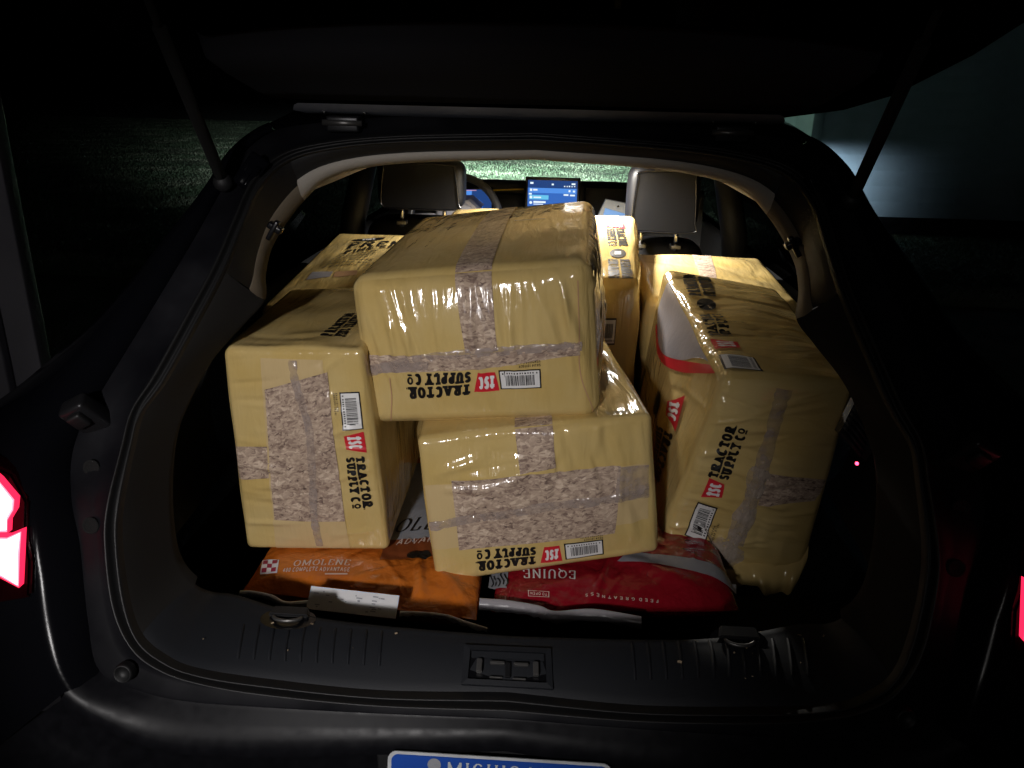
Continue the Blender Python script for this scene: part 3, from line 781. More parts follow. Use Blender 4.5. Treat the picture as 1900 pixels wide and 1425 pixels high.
# hinges
for sgn in (1, -1):
    c = on_g((640, 232), -.01) * np.array([sgn, 1, 1])
    hg = box('gate_hinge', c + np.array([-.030, -.02, -.012]), c + np.array([.030, .03, .016]), 'dark_metal', car, .004)
    tube('hinge_pin', [c + np.array([-.036, -.018, .004]), c + np.array([.036, -.018, .004])], .0055, 'steel_dull', hg, 10)
    for dx in (-.034, .04): 
        bm = bmesh.new(); bmesh.ops.create_icosphere(bm, subdivisions=2, radius=.0035, matrix=Matrix.Translation(Vector(c + np.array([dx, -.01, .022]))))
        from_bm('bolt_head', bm, 'chrome', hg, True)
    # outer bracket, glossy and crumpled
    c2 = on_g((468, 318), -.015) * np.array([sgn, 1, 1])
    m_ = Matrix.Translation(Vector(c2)) @ Matrix.Rotation(.6 * sgn, 4, 'Y') @ Matrix.Rotation(-.35, 4, 'X')
    hb = box('corner_bracket', (-.018, -.012, -.034), (.018, .012, .03), 'paint', car, .006, m_)
    m2 = m_ @ Matrix.Rotation(.5, 4, 'Z'); box('bracket_lip', (-.004, -.02, -.03), (.006, .0, .012), 'paint', hb, .003, m2)
    # gas strut: ball stud, rod and cylinder
    p0 = on_g((414, 338), -.02) * np.array([sgn, 1, 1]); p1 = gate(-.53 * sgn, .40, .01)
    d = p1 - p0
    st = tube('gas_strut', [p0 + d * .0, p0 + d * .86], .0100, 'carpet', car, 12)
    tube('strut_rod', [p0 + d * .8, p0 + d * 1.0], .006, 'carpet', st, 8)
    bm = bmesh.new(); bmesh.ops.create_icosphere(bm, subdivisions=2, radius=.017, matrix=Matrix.Translation(Vector(p0)))
    from_bm('ball_socket', bm, 'plastic_dark', st, True)

# ---- cabin: doors, tinted rear windows, pillars, front seats, dash
for sgn in (-1, 1):
    X = .70 * sgn
    dp = box('door_panel', (min(X, X + .08 * sgn), .98, .45), (max(X, X + .08 * sgn), 3.0, 1.02), 'plastic_dark', car, .02)
    mesh('side_window', [(X + .04 * sgn, 1.0, 1.0), (X + .04 * sgn, 3.0, 1.0), (.60 * sgn, 2.6, 1.46), (.56 * sgn, 1.0, 1.44)], [(0, 1, 2, 3)], 'glass_tinted', car, smooth=False)
    tube('centre_pillar', [(X, 1.86, .9), (X - .03 * sgn, 1.84, 1.1), (X - .12 * sgn, 1.80, 1.42)], [.05, .045, .04], 'plastic_dark', car, 10)
    tube('front_pillar', [(X + .02 * sgn, 3.3, 1.0), (X - .04 * sgn, 2.9, 1.22), (X - .14 * sgn, 2.45, 1.45)], .035, 'plastic_dark', car, 10)
mesh('windshield', [(-.68, 3.35, 1.02), (.68, 3.35, 1.02), (.55, 2.45, 1.46), (-.55, 2.45, 1.46)], [(0, 1, 2, 3)], 'glass', car, smooth=False)

def superq(c, r, e=(.35, .35), n=28):
    """rounded block"""
    V = []; F = []
    f = lambda v, p: math.copysign(abs(v) ** p, v)
    for j in range(n + 1):
        ph = -pi / 2 + pi * j / n
        for i in range(2 * n):
            th_ = 2 * pi * i / (2 * n)
            V.append((c[0] + r[0] * f(cos(ph), e[0]) * f(cos(th_), e[1]), c[1] + r[1] * f(cos(ph), e[0]) * f(sin(th_), e[1]), c[2] + r[2] * f(sin(ph), e[0])))
    for j in range(n):
        for i in range(2 * n): F.append((j * 2 * n + i, j * 2 * n + (i + 1) % (2 * n), (j + 1) * 2 * n + (i + 1) % (2 * n), (j + 1) * 2 * n + i))
    return V, F
def seat(name, px_l, px_r, px_t, px_b, Y, label=None):
    a_, b_ = at(px_l, 1, Y), at(px_r, 1, Y); t_, bt = at(px_t, 1, Y), at(px_b, 1, Y)
    cx_ = (a_[0] + b_[0]) / 2; hw = (b_[0] - a_[0]) / 2; z1, z0 = t_[2], bt[2]
    V, F = superq((cx_, Y + .20, z0 - .33), (hw * 1.55, .075, .29), (.3, .4))
    st = mesh(name, V, F, 'leather', car)
    V, F = superq((cx_, Y + .115, z0 - .34), (hw * 1.2, .02, .24), (.25, .3)); mesh('seat_back_panel', V, F, 'plastic_dark', st)
    V, F = superq((cx_, Y + .065, (z0 + z1) / 2), (hw, .065, (z1 - z0) / 2), (.38, .42)); hr = mesh('headrest', V, F, 'leather', st)
    V = []; F = []
    # back panel of the headrest, slightly proud, with a stitched border
    hh = (z1 - z0) / 2
    outl = [(-.80, -.90), (.80, -.90), (.88, -.6), (.80, .55), (.66, .80), (-.66, .80), (-.80, .55), (-.88, -.6)]
    sm = spline(outl + outl[:1], 4)
    base = [(cx_ + x * hw, Y - .001, (z0 + z1) / 2 + y * hh) for x, y in sm[:-1]]
    prism('headrest_panel', base, (0, .012, 0), 'leather_panel', hr, bev=.004)
    tube('stitching', [(cx_ + x * hw * 1.0, Y - .0015, (z0 + z1) / 2 + y * hh) for x, y in sm[:-1]], .0022, 'bezel', hr, 6, closed=True)
    for s in (-.5, .5):
        tube('headrest_post', [(cx_ + s * hw, Y + .07, z0 - .06), (cx_ + s * hw, Y + .07, z0 + .03)], .007, 'chrome', st, 8)
        box('post_collar', (cx_ + s * hw - .016, Y + .05, z0 - .052), (cx_ + s * hw + .016, Y + .09, z0 - .038), 'steel_dull', st, .003)
    return st
seat('driver_seat', (696, 345), (860, 345), (780, 296), (780, 393), 1.62)
seat('passenger_seat', (1166, 370), (1302, 370), (1235, 306), (1235, 437), 1.56)

# dash
dz = at((1025, 333), 1, 2.75)[2]
dsh = spline([(-.7, 2.62, dz - .02), (-.35, 2.60, dz + .0), (0, 2.66, dz - .004), (.35, 2.66, dz), (.7, 2.62, dz - .02)], 8)
dash = loft('dashboard', [dsh + np.array([0, -.05, -.35]), dsh + np.array([0, -.03, -.10]), dsh + np.array([0, -.015, -.02]), dsh, dsh + np.array([0, .06, -.0]), dsh + np.array([0, .7, -.06])], 'plastic_dark', car)
ysp = [at((x, y), 1, 2.56) for x, y in ((912, 353), (940, 352), (972, 351))]
tube('accent_strip', ysp, .0035, 'yellow_strip', dash, 6)
a_, b_ = at((920, 372), 1, 2.55), at((972, 405), 1, 2.55)
box('sound_bar', (a_[0], 2.555, b_[2]), (b_[0], 2.60, a_[2] + .03), 'leather_panel', dash, .008)
a_, b_ = at((1085, 352), 1, 2.55), at((1180, 405), 1, 2.55)
box('sound_bar', (a_[0], 2.555, b_[2]), (b_[0], 2.60, a_[2] + .012), 'leather_panel', dash, .008)
# centre touch screen
SYY = 2.38
s0, s1 = at((980, 335), 1, SYY), at((1072, 335), 1, SYY)
sw = s1[0] - s0[0]; shh = sw * 1.62; sx, sz = s0[0], (s0[2] + s1[2]) / 2
scr = box('touch_screen', (sx - .012, SYY + .002, sz - shh - .02), (sx + sw + .012, SYY + .02, sz + .012), 'bezel', car, .004)
def spt(x, y, h=0): return (sx + x * sw, SYY - h, sz - (1 - y) * shh)
def squad(name, Q, m, h, parent=scr):
    mesh(name, [spt(x, y, h + i * 1e-5) for i, q in enumerate(Q) for x, y in q], [tuple(range(4 * i, 4 * i + 4)) for i in range(len(Q))], m, parent, smooth=False)
Y_ = lambda py: 1 - (py - 335) / (92 * 1.62)
X_ = lambda px: (px - 980) / 92
squad('display', rectq(0, 0, 1, 1), 'screen_blue', .000)
squad('status_band', rectq(0, Y_(349), 1, 1), 'screen_dark', .0006)
squad('media_band', rectq(.02, Y_(358), .98, Y_(349)), 'screen_mid', .0008)
squad('tile', rectq(X_(983), Y_(370), X_(1019), Y_(362)), 'screen_cyan', .0010)
icons = [rectq(X_(x0), Y_(y1), X_(x1), Y_(y0)) for x0, y0, x1, y1 in ((984, 338.5, 990, 342), (1024, 340.5, 1028, 343.5), (1061, 339, 1068, 342), (1047, 344, 1049.5, 346), (1052, 344, 1054, 346), (1056, 343.5, 1058.5, 346), (1061, 344, 1063, 346), (1065.5, 344, 1068, 345.5),
         (984, 350.5, 988, 355), (990, 351, 998, 354), (1056, 351.5, 1059.5, 355), (1064, 352, 1068, 355.5), (982, 358.5, 987.5, 361.5), (1047, 359, 1056, 362), (1059, 359.5, 1068, 362.5), (991, 365, 1005, 367.5), (991, 373, 1014, 376.5), (991, 378, 1009, 379.5))]
for ic in icons: squad('display_text', ic, 'screen_text', .0014)
squad('icon_disc', np.vstack([ellq(X_(986), Y_(366), .028, .0175, 14), ellq(X_(986), Y_(376), .03, .018, 14)]), 'screen_text', .0016)
# instrument display behind the wheel
c0, c1 = at((846, 349), 1, 2.45), at((914, 392), 1, 2.45)
ins_ = box('instrument_display', (c0[0] - .06, 2.452, c1[2] - .02), (c1[0], 2.47, c0[2] + .006), 'bezel', car, .004)
def iq(name, px, m, h): mesh(name, [at(p, 1, 2.45 - h) for p in px], [tuple(range(len(px)))], m, ins_, smooth=False)
iq('display', [(846, 391), (912, 392), (912, 352), (846, 351)], 'screen_dark', .0)
iq('gauge', [(848, 390), (872, 390), (876, 353), (848, 352)], 'screen_mid', .001)
iq('gauge', [(880, 388), (896, 388), (896, 376), (888, 369), (880, 376)], 'screen_blue', .001)
iq('gauge_mark', [(884, 384), (888, 384), (888, 380), (884, 380)], 'screen_text', .002)
iq('gauge', [(905, 366), (911, 366), (911, 353), (905, 353)], 'screen_blue', .001)
iq('warning_line', [(848, 354), (884, 354), (884, 352.5), (848, 352.5)], 'screen_pink', .002)
# steering wheel
wc = at((843, 408), 1, 2.12); wr = .175
wax = np.array([0, -cos(.42), sin(.42)]); we = np.cross(wax, ex)
rim_ = [wc + wr * (cos(t) * ex + sin(t) * we) for t in np.linspace(0, 2 * pi, 49)[:-1]]
sw_ = tube('steering_wheel', rim_, .0155, 'wheel_leather', car, 12, closed=True)
V, F = superq((0, 0, 0), (.075, .03, .06), (.5, .6), 12)
mw = Matrix.Translation(Vector(wc)) @ Matrix.Rotation(-.42, 4, 'X')
mesh('hub', [mw @ Vector(v) for v in V], F, 'shroud', sw_)
for t in (0.05, pi - .05, -pi / 2):
    tube('spoke', [wc + .05 * (cos(t) * ex + sin(t) * we), wc + wr * (cos(t) * ex + sin(t) * we)], [.022, .012], 'shroud', sw_, 8)
prism('column_shroud', [at(p, 1, 2.2) for p in ((855, 372), (868, 372), (890, 390), (850, 392))], (0, .2, .0), 'shroud', car)

# cabin dome lamp, lit
DL = np.array([.10, 1.50, 1.40])
dome = box('dome_lamp', DL + np.array([-.05, -.035, .002]), DL + np.array([.05, .035, .02]), 'lamp_body', car, .006)
box('lamp_lens', DL + np.array([-.04, -.025, -.004]), DL + np.array([.04, .025, .003]), 'lamp_glow', dome, .002)
ld = bpy.data.lights.new('dome_light', 'AREA'); ld.shape = 'RECTANGLE'; ld.size = .08; ld.size_y = .05; ld.energy = 38; ld.color = (1, .96, .88); ld.spread = radians(150)
lo_ = bpy.data.objects.new('dome_light', ld); COL.objects.link(lo_); lo_.location = DL + np.array([0, 0, -.008]); lo_.parent = dome; lo_.rotation_euler = (0, 0, 0)

# head lamps (front of the car, out of view): beam with a level cut-off, as a projector lamp throws it
for sgn in (-1, 1):
    hl = box('head_lamp', (.62 * sgn - .12, 4.35, .68), (.62 * sgn + .12, 4.45, .80), 'bezel', car, .02)
    l = bpy.data.lights.new('head_light', 'SPOT'); l.energy = 58000; l.spot_size = radians(150); l.spot_blend = .5; l.shadow_soft_size = .02; l.color = (.80, .93, 1.0)
    l.use_nodes = True
    nt = l.node_tree; em = nt.nodes['Emission']
    tc = nt.nodes.new('ShaderNodeTexCoord'); sp = nt.nodes.new('ShaderNodeSeparateXYZ'); nt.links.new(tc.outputs['Normal'], sp.inputs[0])
    lob = bpy.data.objects.new('head_light', l); COL.objects.link(lob)
    lob.location = (.62 * sgn, 4.50, .75); lob.rotation_euler = (radians(90), 0, 0)   # -Z looks along +Y, local Y is up
    lob.parent = hl
    # elevation = y component; soft cut-off above about 2.5 degrees, fading with side angle
    mr = nt.nodes.new('ShaderNodeMapRange'); mr.interpolation_type = 'SMOOTHSTEP'
    mr.inputs[1].default_value = (-.055 if sgn < 0 else .0); mr.inputs[2].default_value = (.012 if sgn < 0 else .070); mr.inputs[3].default_value = 1.0; mr.inputs[4].default_value = .0
    nt.links.new(sp.outputs[1], mr.inputs[0])
    pw_ = nt.nodes.new('ShaderNodeMath'); pw_.operation = 'ABSOLUTE'; nt.links.new(sp.outputs[0], pw_.inputs[0])
    m2 = nt.nodes.new('ShaderNodeMapRange'); m2.interpolation_type = 'SMOOTHERSTEP'
    m2.inputs[1].default_value = .05; m2.inputs[2].default_value = (.78 if sgn < 0 else .74); m2.inputs[3].default_value = 1.0; m2.inputs[4].default_value = .0
    nt.links.new(pw_.outputs[0], m2.inputs[0])
    dn = nt.nodes.new('ShaderNodeMapRange'); dn.interpolation_type = 'SMOOTHSTEP'     # less light close to the car
    dn.inputs[1].default_value = -.24; dn.inputs[2].default_value = -.02; dn.inputs[3].default_value = .03; dn.inputs[4].default_value = 1.0
    nt.links.new(sp.outputs[1], dn.inputs[0])
    p2 = nt.nodes.new('ShaderNodeMath'); p2.operation = 'POWER'; p2.inputs[1].default_value = 2.0; nt.links.new(m2.outputs[0], p2.inputs[0])
    a1 = nt.nodes.new('ShaderNodeMath'); a1.operation = 'MULTIPLY'; nt.links.new(mr.outputs[0], a1.inputs[0]); nt.links.new(p2.outputs[0], a1.inputs[1])
    a2 = nt.nodes.new('ShaderNodeMath'); a2.operation = 'MULTIPLY'; nt.links.new(a1.outputs[0], a2.inputs[0]); nt.links.new(dn.outputs[0], a2.inputs[1])
    nt.links.new(a2.outputs[0], em.inputs['Strength'])

# ================================================================== GARAGE LIGHT behind the camera
gl = thing('garage_light', 'lit flood light on the garage wall behind the camera', 'lamp', (-.55, -2.4, 1.91))
GLP = Vector((-.55, -2.4, 1.91))
rel(box('fixture', GLP + Vector((-.10, -.10, -.08)), GLP + Vector((.10, -.03, .08)), 'lamp_body', None, .01), gl)
rel(box('diffuser', GLP + Vector((-.08, -.032, -.06)), GLP + Vector((.08, -.022, .06)), 'lamp_glow', None, .006), gl)
l = bpy.data.lights.new('bulb', 'SPOT'); l.shadow_soft_size = .075; l.energy = 185; l.color = (1, .96, .95); l.spot_size = radians(31); l.spot_blend = 1.0
lb = bpy.data.objects.new('bulb', l); COL.objects.link(lb); lb.parent = gl; lb.location = (0, .03, -.06)
lb.rotation_euler = (Vector((-.27, .3, .95)) - GLP).to_track_quat('-Z', 'Y').to_euler()

cb_ = thing('fill_bulb', 'added dim fill bulb far behind the camera, raising the ambient light', 'lamp', (-1.1, -3.4, 2.7))  # unseen lamp added as soft fill for the jamb, sill and shadows
rel(box('socket', (-1.13, -3.43, 2.70), (-1.07, -3.37, 2.76), 'lamp_body', None, .01), cb_)
V, F = superq((-1.1, -3.4, 2.655), (.03, .03, .045), (1, 1), 10); rel(mesh('glass_bulb', V, F, 'lamp_glow', None), cb_)
l = bpy.data.lights.new('fill_light', 'POINT'); l.energy = 12; l.shadow_soft_size = .06; l.color = (1, .96, .93)
lb = bpy.data.objects.new('fill_light', l); COL.objects.link(lb); lb.parent = cb_; lb.location = (0, 0, -.16)

# ================================================================== BALES
class Bale:
    FACES = {'front': (1, -1, 0, 2), 'back': (1, 1, 0, 2), 'top': (2, 1, 0, 1), 'bottom': (2, -1, 0, 1), 'left': (0, -1, 1, 2), 'right': (0, 1, 1, 2)}
    def __init__(s, corners, r=.028, bulge=.010, N=60, seed=0, ridges=None, lump=.0022, bul=None):
        # corners[(sx,sy,sz)] -> xyz
        s.c = {k: np.asarray(v, float) for k, v in corners.items()}
        g = lambda *k: s.c[k]
        s.h = np.array([np.mean([np.linalg.norm(g(1, a, b) - g(-1, a, b)) for a in (-1, 1) for b in (-1, 1)]),
                        np.mean([np.linalg.norm(g(a, 1, b) - g(a, -1, b)) for a in (-1, 1) for b in (-1, 1)]),
                        np.mean([np.linalg.norm(g(a, b, 1) - g(a, b, -1)) for a in (-1, 1) for b in (-1, 1)])]) / 2
        s.r = r; s.bulge = bulge; s.N = N; s.centre = np.mean(list(s.c.values()), 0)
        s.bul = bul or {}
        R = np.random.default_rng(seed); s.lumps = {}
        for f in s.FACES:
            s.lumps[f] = [(R.uniform(4, 14), R.uniform(4, 14), R.uniform(0, 6), R.uniform(0, 6), R.uniform(.3, 1) * lump) for _ in range(5)]
        s.ridges = ridges or {}
    def P(s, face, smooth=False):
        ax, sg, ua, va = s.FACES[face]; h = s.h; r = s.r
        rd = s.ridges.get(face); lm = s.lumps[face]; bl = s.bul.get(face, s.bulge)
        def f(u, v):
            u = np.asarray(u, float); v = np.asarray(v, float); sc = u.ndim == 0
            u = np.atleast_1d(u); v = np.atleast_1d(v)
            q = np.zeros((len(u), 3)); q[:, ax] = sg * h[ax]; q[:, ua] = u * h[ua]; q[:, va] = v * h[va]
            inn = np.clip(q, -(h - r), h - r); d = q - inn; L = np.linalg.norm(d, axis=1)[:, None]
            q = inn + d / np.maximum(L, 1e-9) * r
            mk = np.clip(1 - u * u, 0, 1) * np.clip(1 - v * v, 0, 1)
            k = bl * mk
            if not smooth:
                x, y = u * h[ua], v * h[va]; e = np.clip((1 - np.abs(u)) * 8, 0, 1) * np.clip((1 - np.abs(v)) * 8, 0, 1)
                for a, b, p1, p2, am in lm: k = k + e * am * np.sin(a * 3 * x + p1) * np.sin(b * 3 * y + p2)
                if rd is not None:
                    for cx_, cy_, an, ln, wd, am in rd:
                        ca, sa_ = cos(an), sin(an); al = (x - cx_) * ca + (y - cy_) * sa_; ac = -(x - cx_) * sa_ + (y - cy_) * ca
                        m_ = (np.abs(al) < ln * 1.6) & (np.abs(ac) < wd * 3)
                        if m_.any():
                            k = k.copy(); k[m_] += (e[m_] * am * np.exp(-(ac[m_] / wd) ** 2) * np.exp(-(al[m_] / ln) ** 4))
            q[:, ax] += sg * k
            t = q / h
            out = np.zeros((len(u), 3))
            for (a, b, c), p in s.c.items():
                out += ((1 + a * t[:, 0]) * (1 + b * t[:, 1]) * (1 + c * t[:, 2]) / 8)[:, None] * p
            return out[0] if sc else out
        return f
    def build(s, name, parent, m='film', rot_uv=()):
        N = s.N; key = {}; V = []; F = []; UVL = []
        g1 = np.linspace(-1, 1, N + 1)
        # denser sampling near the edges' fillets
        gg = np.sign(g1) * np.abs(g1) ** .9
        allv = []; allk = []; off = 0
        X, Y = np.meshgrid(gg, gg); u, v = X.ravel(), Y.ravel()
        loops = []
        for face, (ax, sg, ua, va) in s.FACES.items():
            p = s.P(face)(u, v)
            c = np.zeros((len(u), 3)); c[:, ax] = sg; c[:, ua] = u; c[:, va] = v
            allv.append(p); allk.append(np.round(c * 1e5).astype(np.int64))
            idx = np.arange((N + 1) ** 2).reshape(N + 1, N + 1) + off; off += (N + 1) ** 2
            q = np.stack([idx[:-1, :-1], idx[:-1, 1:], idx[1:, 1:], idx[1:, :-1]], -1).reshape(-1, 4)
            # winding outward
            n = np.zeros(3); n[ax] = sg; e1 = np.zeros(3); e1[ua] = 1; e2 = np.zeros(3); e2[va] = 1
            if np.dot(np.cross(e1, e2), n) < 0: q = q[:, ::-1]
            F.append(q)
            uvm = np.stack([u * s.h[ua] + off * .37e-3, v * s.h[va]], 1)
            if face in rot_uv: uvm = uvm[:, ::-1]
            UVL.append(uvm)
        allv = np.vstack(allv); allk = np.vstack(allk); F = np.vstack(F); uvs = np.vstack(UVL)
        _, first, inv = np.unique(allk, axis=0, return_index=True, return_inverse=True); inv = inv.ravel()
        V = allv[first]; F2 = inv[F]
        me = bpy.data.meshes.new(name); me.vertices.add(len(V)); me.vertices.foreach_set('co', V.astype(np.float32).ravel())
        me.loops.add(F2.size); me.loops.foreach_set('vertex_index', F2.ravel().astype(np.int32))
        me.polygons.add(len(F2)); me.polygons.foreach_set('loop_start', (np.arange(len(F2)) * 4).astype(np.int32)); me.update(calc_edges=True)
        me.polygons.foreach_set('use_smooth', [True] * len(F2))
        l = me.uv_layers.new(name='UV'); l.data.foreach_set('uv', uvs[F.ravel()].astype(np.float32).ravel())
        return link(name, me, m, parent)
def aabb(x0, x1, y0, y1, z0, z1, dz=None):
    c = {}
    for a in (-1, 1):
        for b in (-1, 1):
            for k in (-1, 1):
                z = (z0 if k < 0 else z1)
                if dz and k > 0: z += dz * (b + 1) / 2
                c[(a, b, k)] = (x0 if a < 0 else x1, y0 if b < 0 else y1, z)
    return c
def ridges(n, seed, x, y, an, ln, wd, am):
    R = np.random.default_rng(seed); return [(R.uniform(*x), R.uniform(*y), R.uniform(*an), R.uniform(*ln), R.uniform(*wd), R.uniform(*am)) for _ in range(n)]

GRP = 'yellow film-wrapped bales of pine shavings'
def new_bale(label, bale, name='shavings_bale', **kw):
    t = thing(name, label, 'bale', tuple(bale.centre * np.array([1, 1, 0]) + np.array([0, 0, min(p[2] for p in bale.c.values())])), GRP)
    o = bale.build('wrapper', None, **kw); rel(o, t); return t
class Ctx:     # decals of one bale
    def __init__(s, root, bale, lift=0.0): s.root = root; s.b = bale; s.lift = lift
    def fix(s, o): return rel(o, s.root)
    def d(s, name, face, Q, quad, m, off=.0012, px=True, g=(0, 0)):
        c = np.array([uv_of(s.b.P(face, True), q, g, 1.0) for q in quad]) if px else quad
        return s.fix(decal(name, s.b.P(face), Q, c, m, None, off + s.lift, px=False, centre=s.b.centre))
    def s_(s, name, face, quad, m, off=.0007, px=True, g=(0, 0), n=24, k=16, wav=0.0):
        c = np.array([uv_of(s.b.P(face, True), q, g, 1.0) for q in quad]) if px else quad
        return s.fix(sheet(name, s.b.P(face), c, m, None, off, n, k, px=False, centre=s.b.centre, wav=wav))
    def brand(s, face, quad, px=True, g=(0, 0)):      # TRACTOR / SUPPLY Co
        a, wa = text2d('TRACTOR', 'slab', .035, .84); b, wb = text2d('SUPPLY C', 'slab', .035, .84)
        o_, wo = text2d('o', 'ring', .05, 1.3)
        Q = np.vstack([fit_quads(a, wa, 0, .54, .97, 1.0), fit_quads(b, wb, 0, 0.02, .86, .48), fit_quads(o_, wo, .875, .02, .985, .50), rectq(.985, .56, 1.0, .62)])
        s.d('print_name', face, Q, quad, 'ink_black', px=px, g=g)
    def logo(s, face, quad, px=True, g=(0, 0)):       # red shield with TSC
        P_ = s.b.P(face)
        n = 8; Q = []
        for i in range(n):
            for j in range(6):
                f = lambda x, y: (x * (1 - .0 * y), y)
                def sh(x, y): return (.5 + (x - .5) * (.62 + .38 * y), y - .10 * (1 - x) * (1 - y) * 0)
                x0, x1, y0, y1 = i / n, (i + 1) / n, j / 6, (j + 1) / 6
                Q.append([sh(x0, y0), sh(x1, y0), sh(x1, y1), sh(x0, y1)])
        s.d('logo_shield', face, np.array(Q), quad, 'ink_red', .0011, px, g)
        t, wt = text2d('TSC', 'slab', .06, .62)
        s.d('logo_letters', face, fit_quads(t, wt, .20, .16, .80, .84), quad, 'ink_white', .0021, px, g)
    def barcode(s, face, quad, px=True, g=(0, 0)):
        s.d('barcode_frame', face, rectq(0, 0, 1, 1, 8, 6), quad, 'ink_black', .0010, px, g)
        s.d('barcode_ground', face, rectq(.035, .06, .965, .94, 8, 6), quad, 'ink_white', .0016, px, g)
        R = np.random.default_rng(3); Q = []; x = .16
        while x < .84:
            w_ = R.choice([.008, .014, .022]); Q.append(rectq(x, .26, x + w_, .80, 1, 4)); x += w_ + R.choice([.008, .012, .02])
        for k in range(11): Q.append(rectq(.17 + k * .062, .12, .17 + k * .062 + .03, .20))
        Q.append(rectq(.08, .12, .11, .2)); Q.append(rectq(.89, .12, .92, .2))
        s.d('barcode_bars', face, np.vstack(Q), quad, 'ink_black', .0023, px, g)
    def sku(s, face, quad, px=True, g=(0, 0)):
        a, wa = text2d('SKU# 1011029', 'sans', .15, .8); b, wb = text2d('VENDOR# 514291', 'sans', .15, .8)
        s.d('print_small', face, np.vstack([fit_quads(a, wa, 0, .56, .85, 1), fit_quads(b, wb, 0, 0, 1, .44)]), quad, 'ink_black', .0012, px, g)
    def seam(s, face, pts, wd, m='seam_film', hgt=.0016, g=(0, 0)):
        """raised heat-seal fin along pixel points"""
        P_ = s.b.P(face, True); Pf = s.b.P(face)
        uv = np.array([uv_of(P_, p, g, 1.0) for p in pts]); uv = spline(uv, 8); n = len(uv); V = []; F = []
        R = np.random.default_rng(len(pts) * 7); K = 7
        for i, q in enumerate(uv):
            t = uv[min(i + 1, n - 1)] - uv[max(i - 1, 0)]
            p = Pf(q[0], q[1]); p2 = Pf(q[0] + t[0] * .3, q[1] + t[1] * .3); tv = p2 - p; tv /= np.linalg.norm(tv)
            e = 4e-3; nn = np.cross(Pf(q[0] + e, q[1]) - p, Pf(q[0], q[1] + e) - p); nn /= np.linalg.norm(nn)
            if np.dot(nn, p - s.b.centre) < 0: nn = -nn
            sv = np.cross(nn, tv); w_ = wd * (1 + .10 * sin(i * .9) + R.uniform(-.12, .12))
            for k in range(K):
                x = -1 + 2 * k / (K - 1); hh = .0022 + hgt * max(0, 1 - abs(x - .25) * 1.15) * (1 + .4 * sin(i * 1.7 + k))
                V.append(p + sv * x * w_ + nn * hh)
        for i in range(n - 1):
            for k in range(K - 1): F.append((i * K + k, i * K + k + 1, (i + 1) * K + k + 1, (i + 1) * K + k))
        return s.fix(mesh('seal_seam', V, F, m, None))
    def strip(s, name, face, A, B, m, off=.001, g=(0, 0), k=10):
        P_ = s.b.P(face, True); Pf = s.b.P(face)
        ua = spline(np.array([uv_of(P_, p, g, 1.0) for p in A]), 6); n = len(ua)
        ub = spline(np.array([uv_of(P_, p, g, 1.0) for p in B]), 6); x = np.linspace(0, len(ub) - 1, n)
        ub = np.stack([np.interp(x, np.arange(len(ub)), ub[:, q]) for q in (0, 1)], 1)
        V = []; F = []; U = []
        for j in range(k + 1):
            uv = ua * (1 - j / k) + ub * (j / k); p = Pf(uv[:, 0], uv[:, 1]); e = 3e-3
            nn = np.cross(Pf(uv[:, 0] + e, uv[:, 1]) - p, Pf(uv[:, 0], uv[:, 1] + e) - p); nn /= np.linalg.norm(nn, axis=1)[:, None] + 1e-12
            nn *= np.sign((nn * (p - s.b.centre)).sum(1))[:, None]; V.append(p + nn * off)
        for j in range(k):
            for i in range(n - 1): F.append((j * n + i, j * n + i + 1, (j + 1) * n + i + 1, (j + 1) * n + i))
        return s.fix(mesh(name, np.vstack(V), F, m, None))
    def line(s, face, pts, wd, m, off=.0012, g=(0, 0)):
        P_ = s.b.P(face, True); Pf = s.b.P(face)
        uv = spline(np.array([uv_of(P_, p, g, 1.0) for p in pts]), 6); V = []; F = []
        for i, q in enumerate(uv):
            t = uv[min(i + 1, len(uv) - 1)] - uv[max(i - 1, 0)]
            p = Pf(q[0], q[1]); tv = Pf(q[0] + t[0] * .3, q[1] + t[1] * .3) - p; tv /= np.linalg.norm(tv)
            e = 4e-3; nn = np.cross(Pf(q[0] + e, q[1]) - p, Pf(q[0], q[1] + e) - p); nn /= np.linalg.norm(nn)
            if np.dot(nn, p - s.b.centre) < 0: nn = -nn
            sv = np.cross(nn, tv); V += [p + sv * wd + nn * off, p - sv * wd + nn * off]
        for i in range(len(uv) - 1): F.append((2 * i, 2 * i + 1, 2 * i + 3, 2 * i + 2))
        return s.fix(mesh('print_line', V, F, m, None))

def at_depth(px, ref):   # pixel moved, same distance along view axis as ref
    z = (np.asarray(ref) - CAM_POS) @ AX_F; return CAM_POS + ray(px) * z
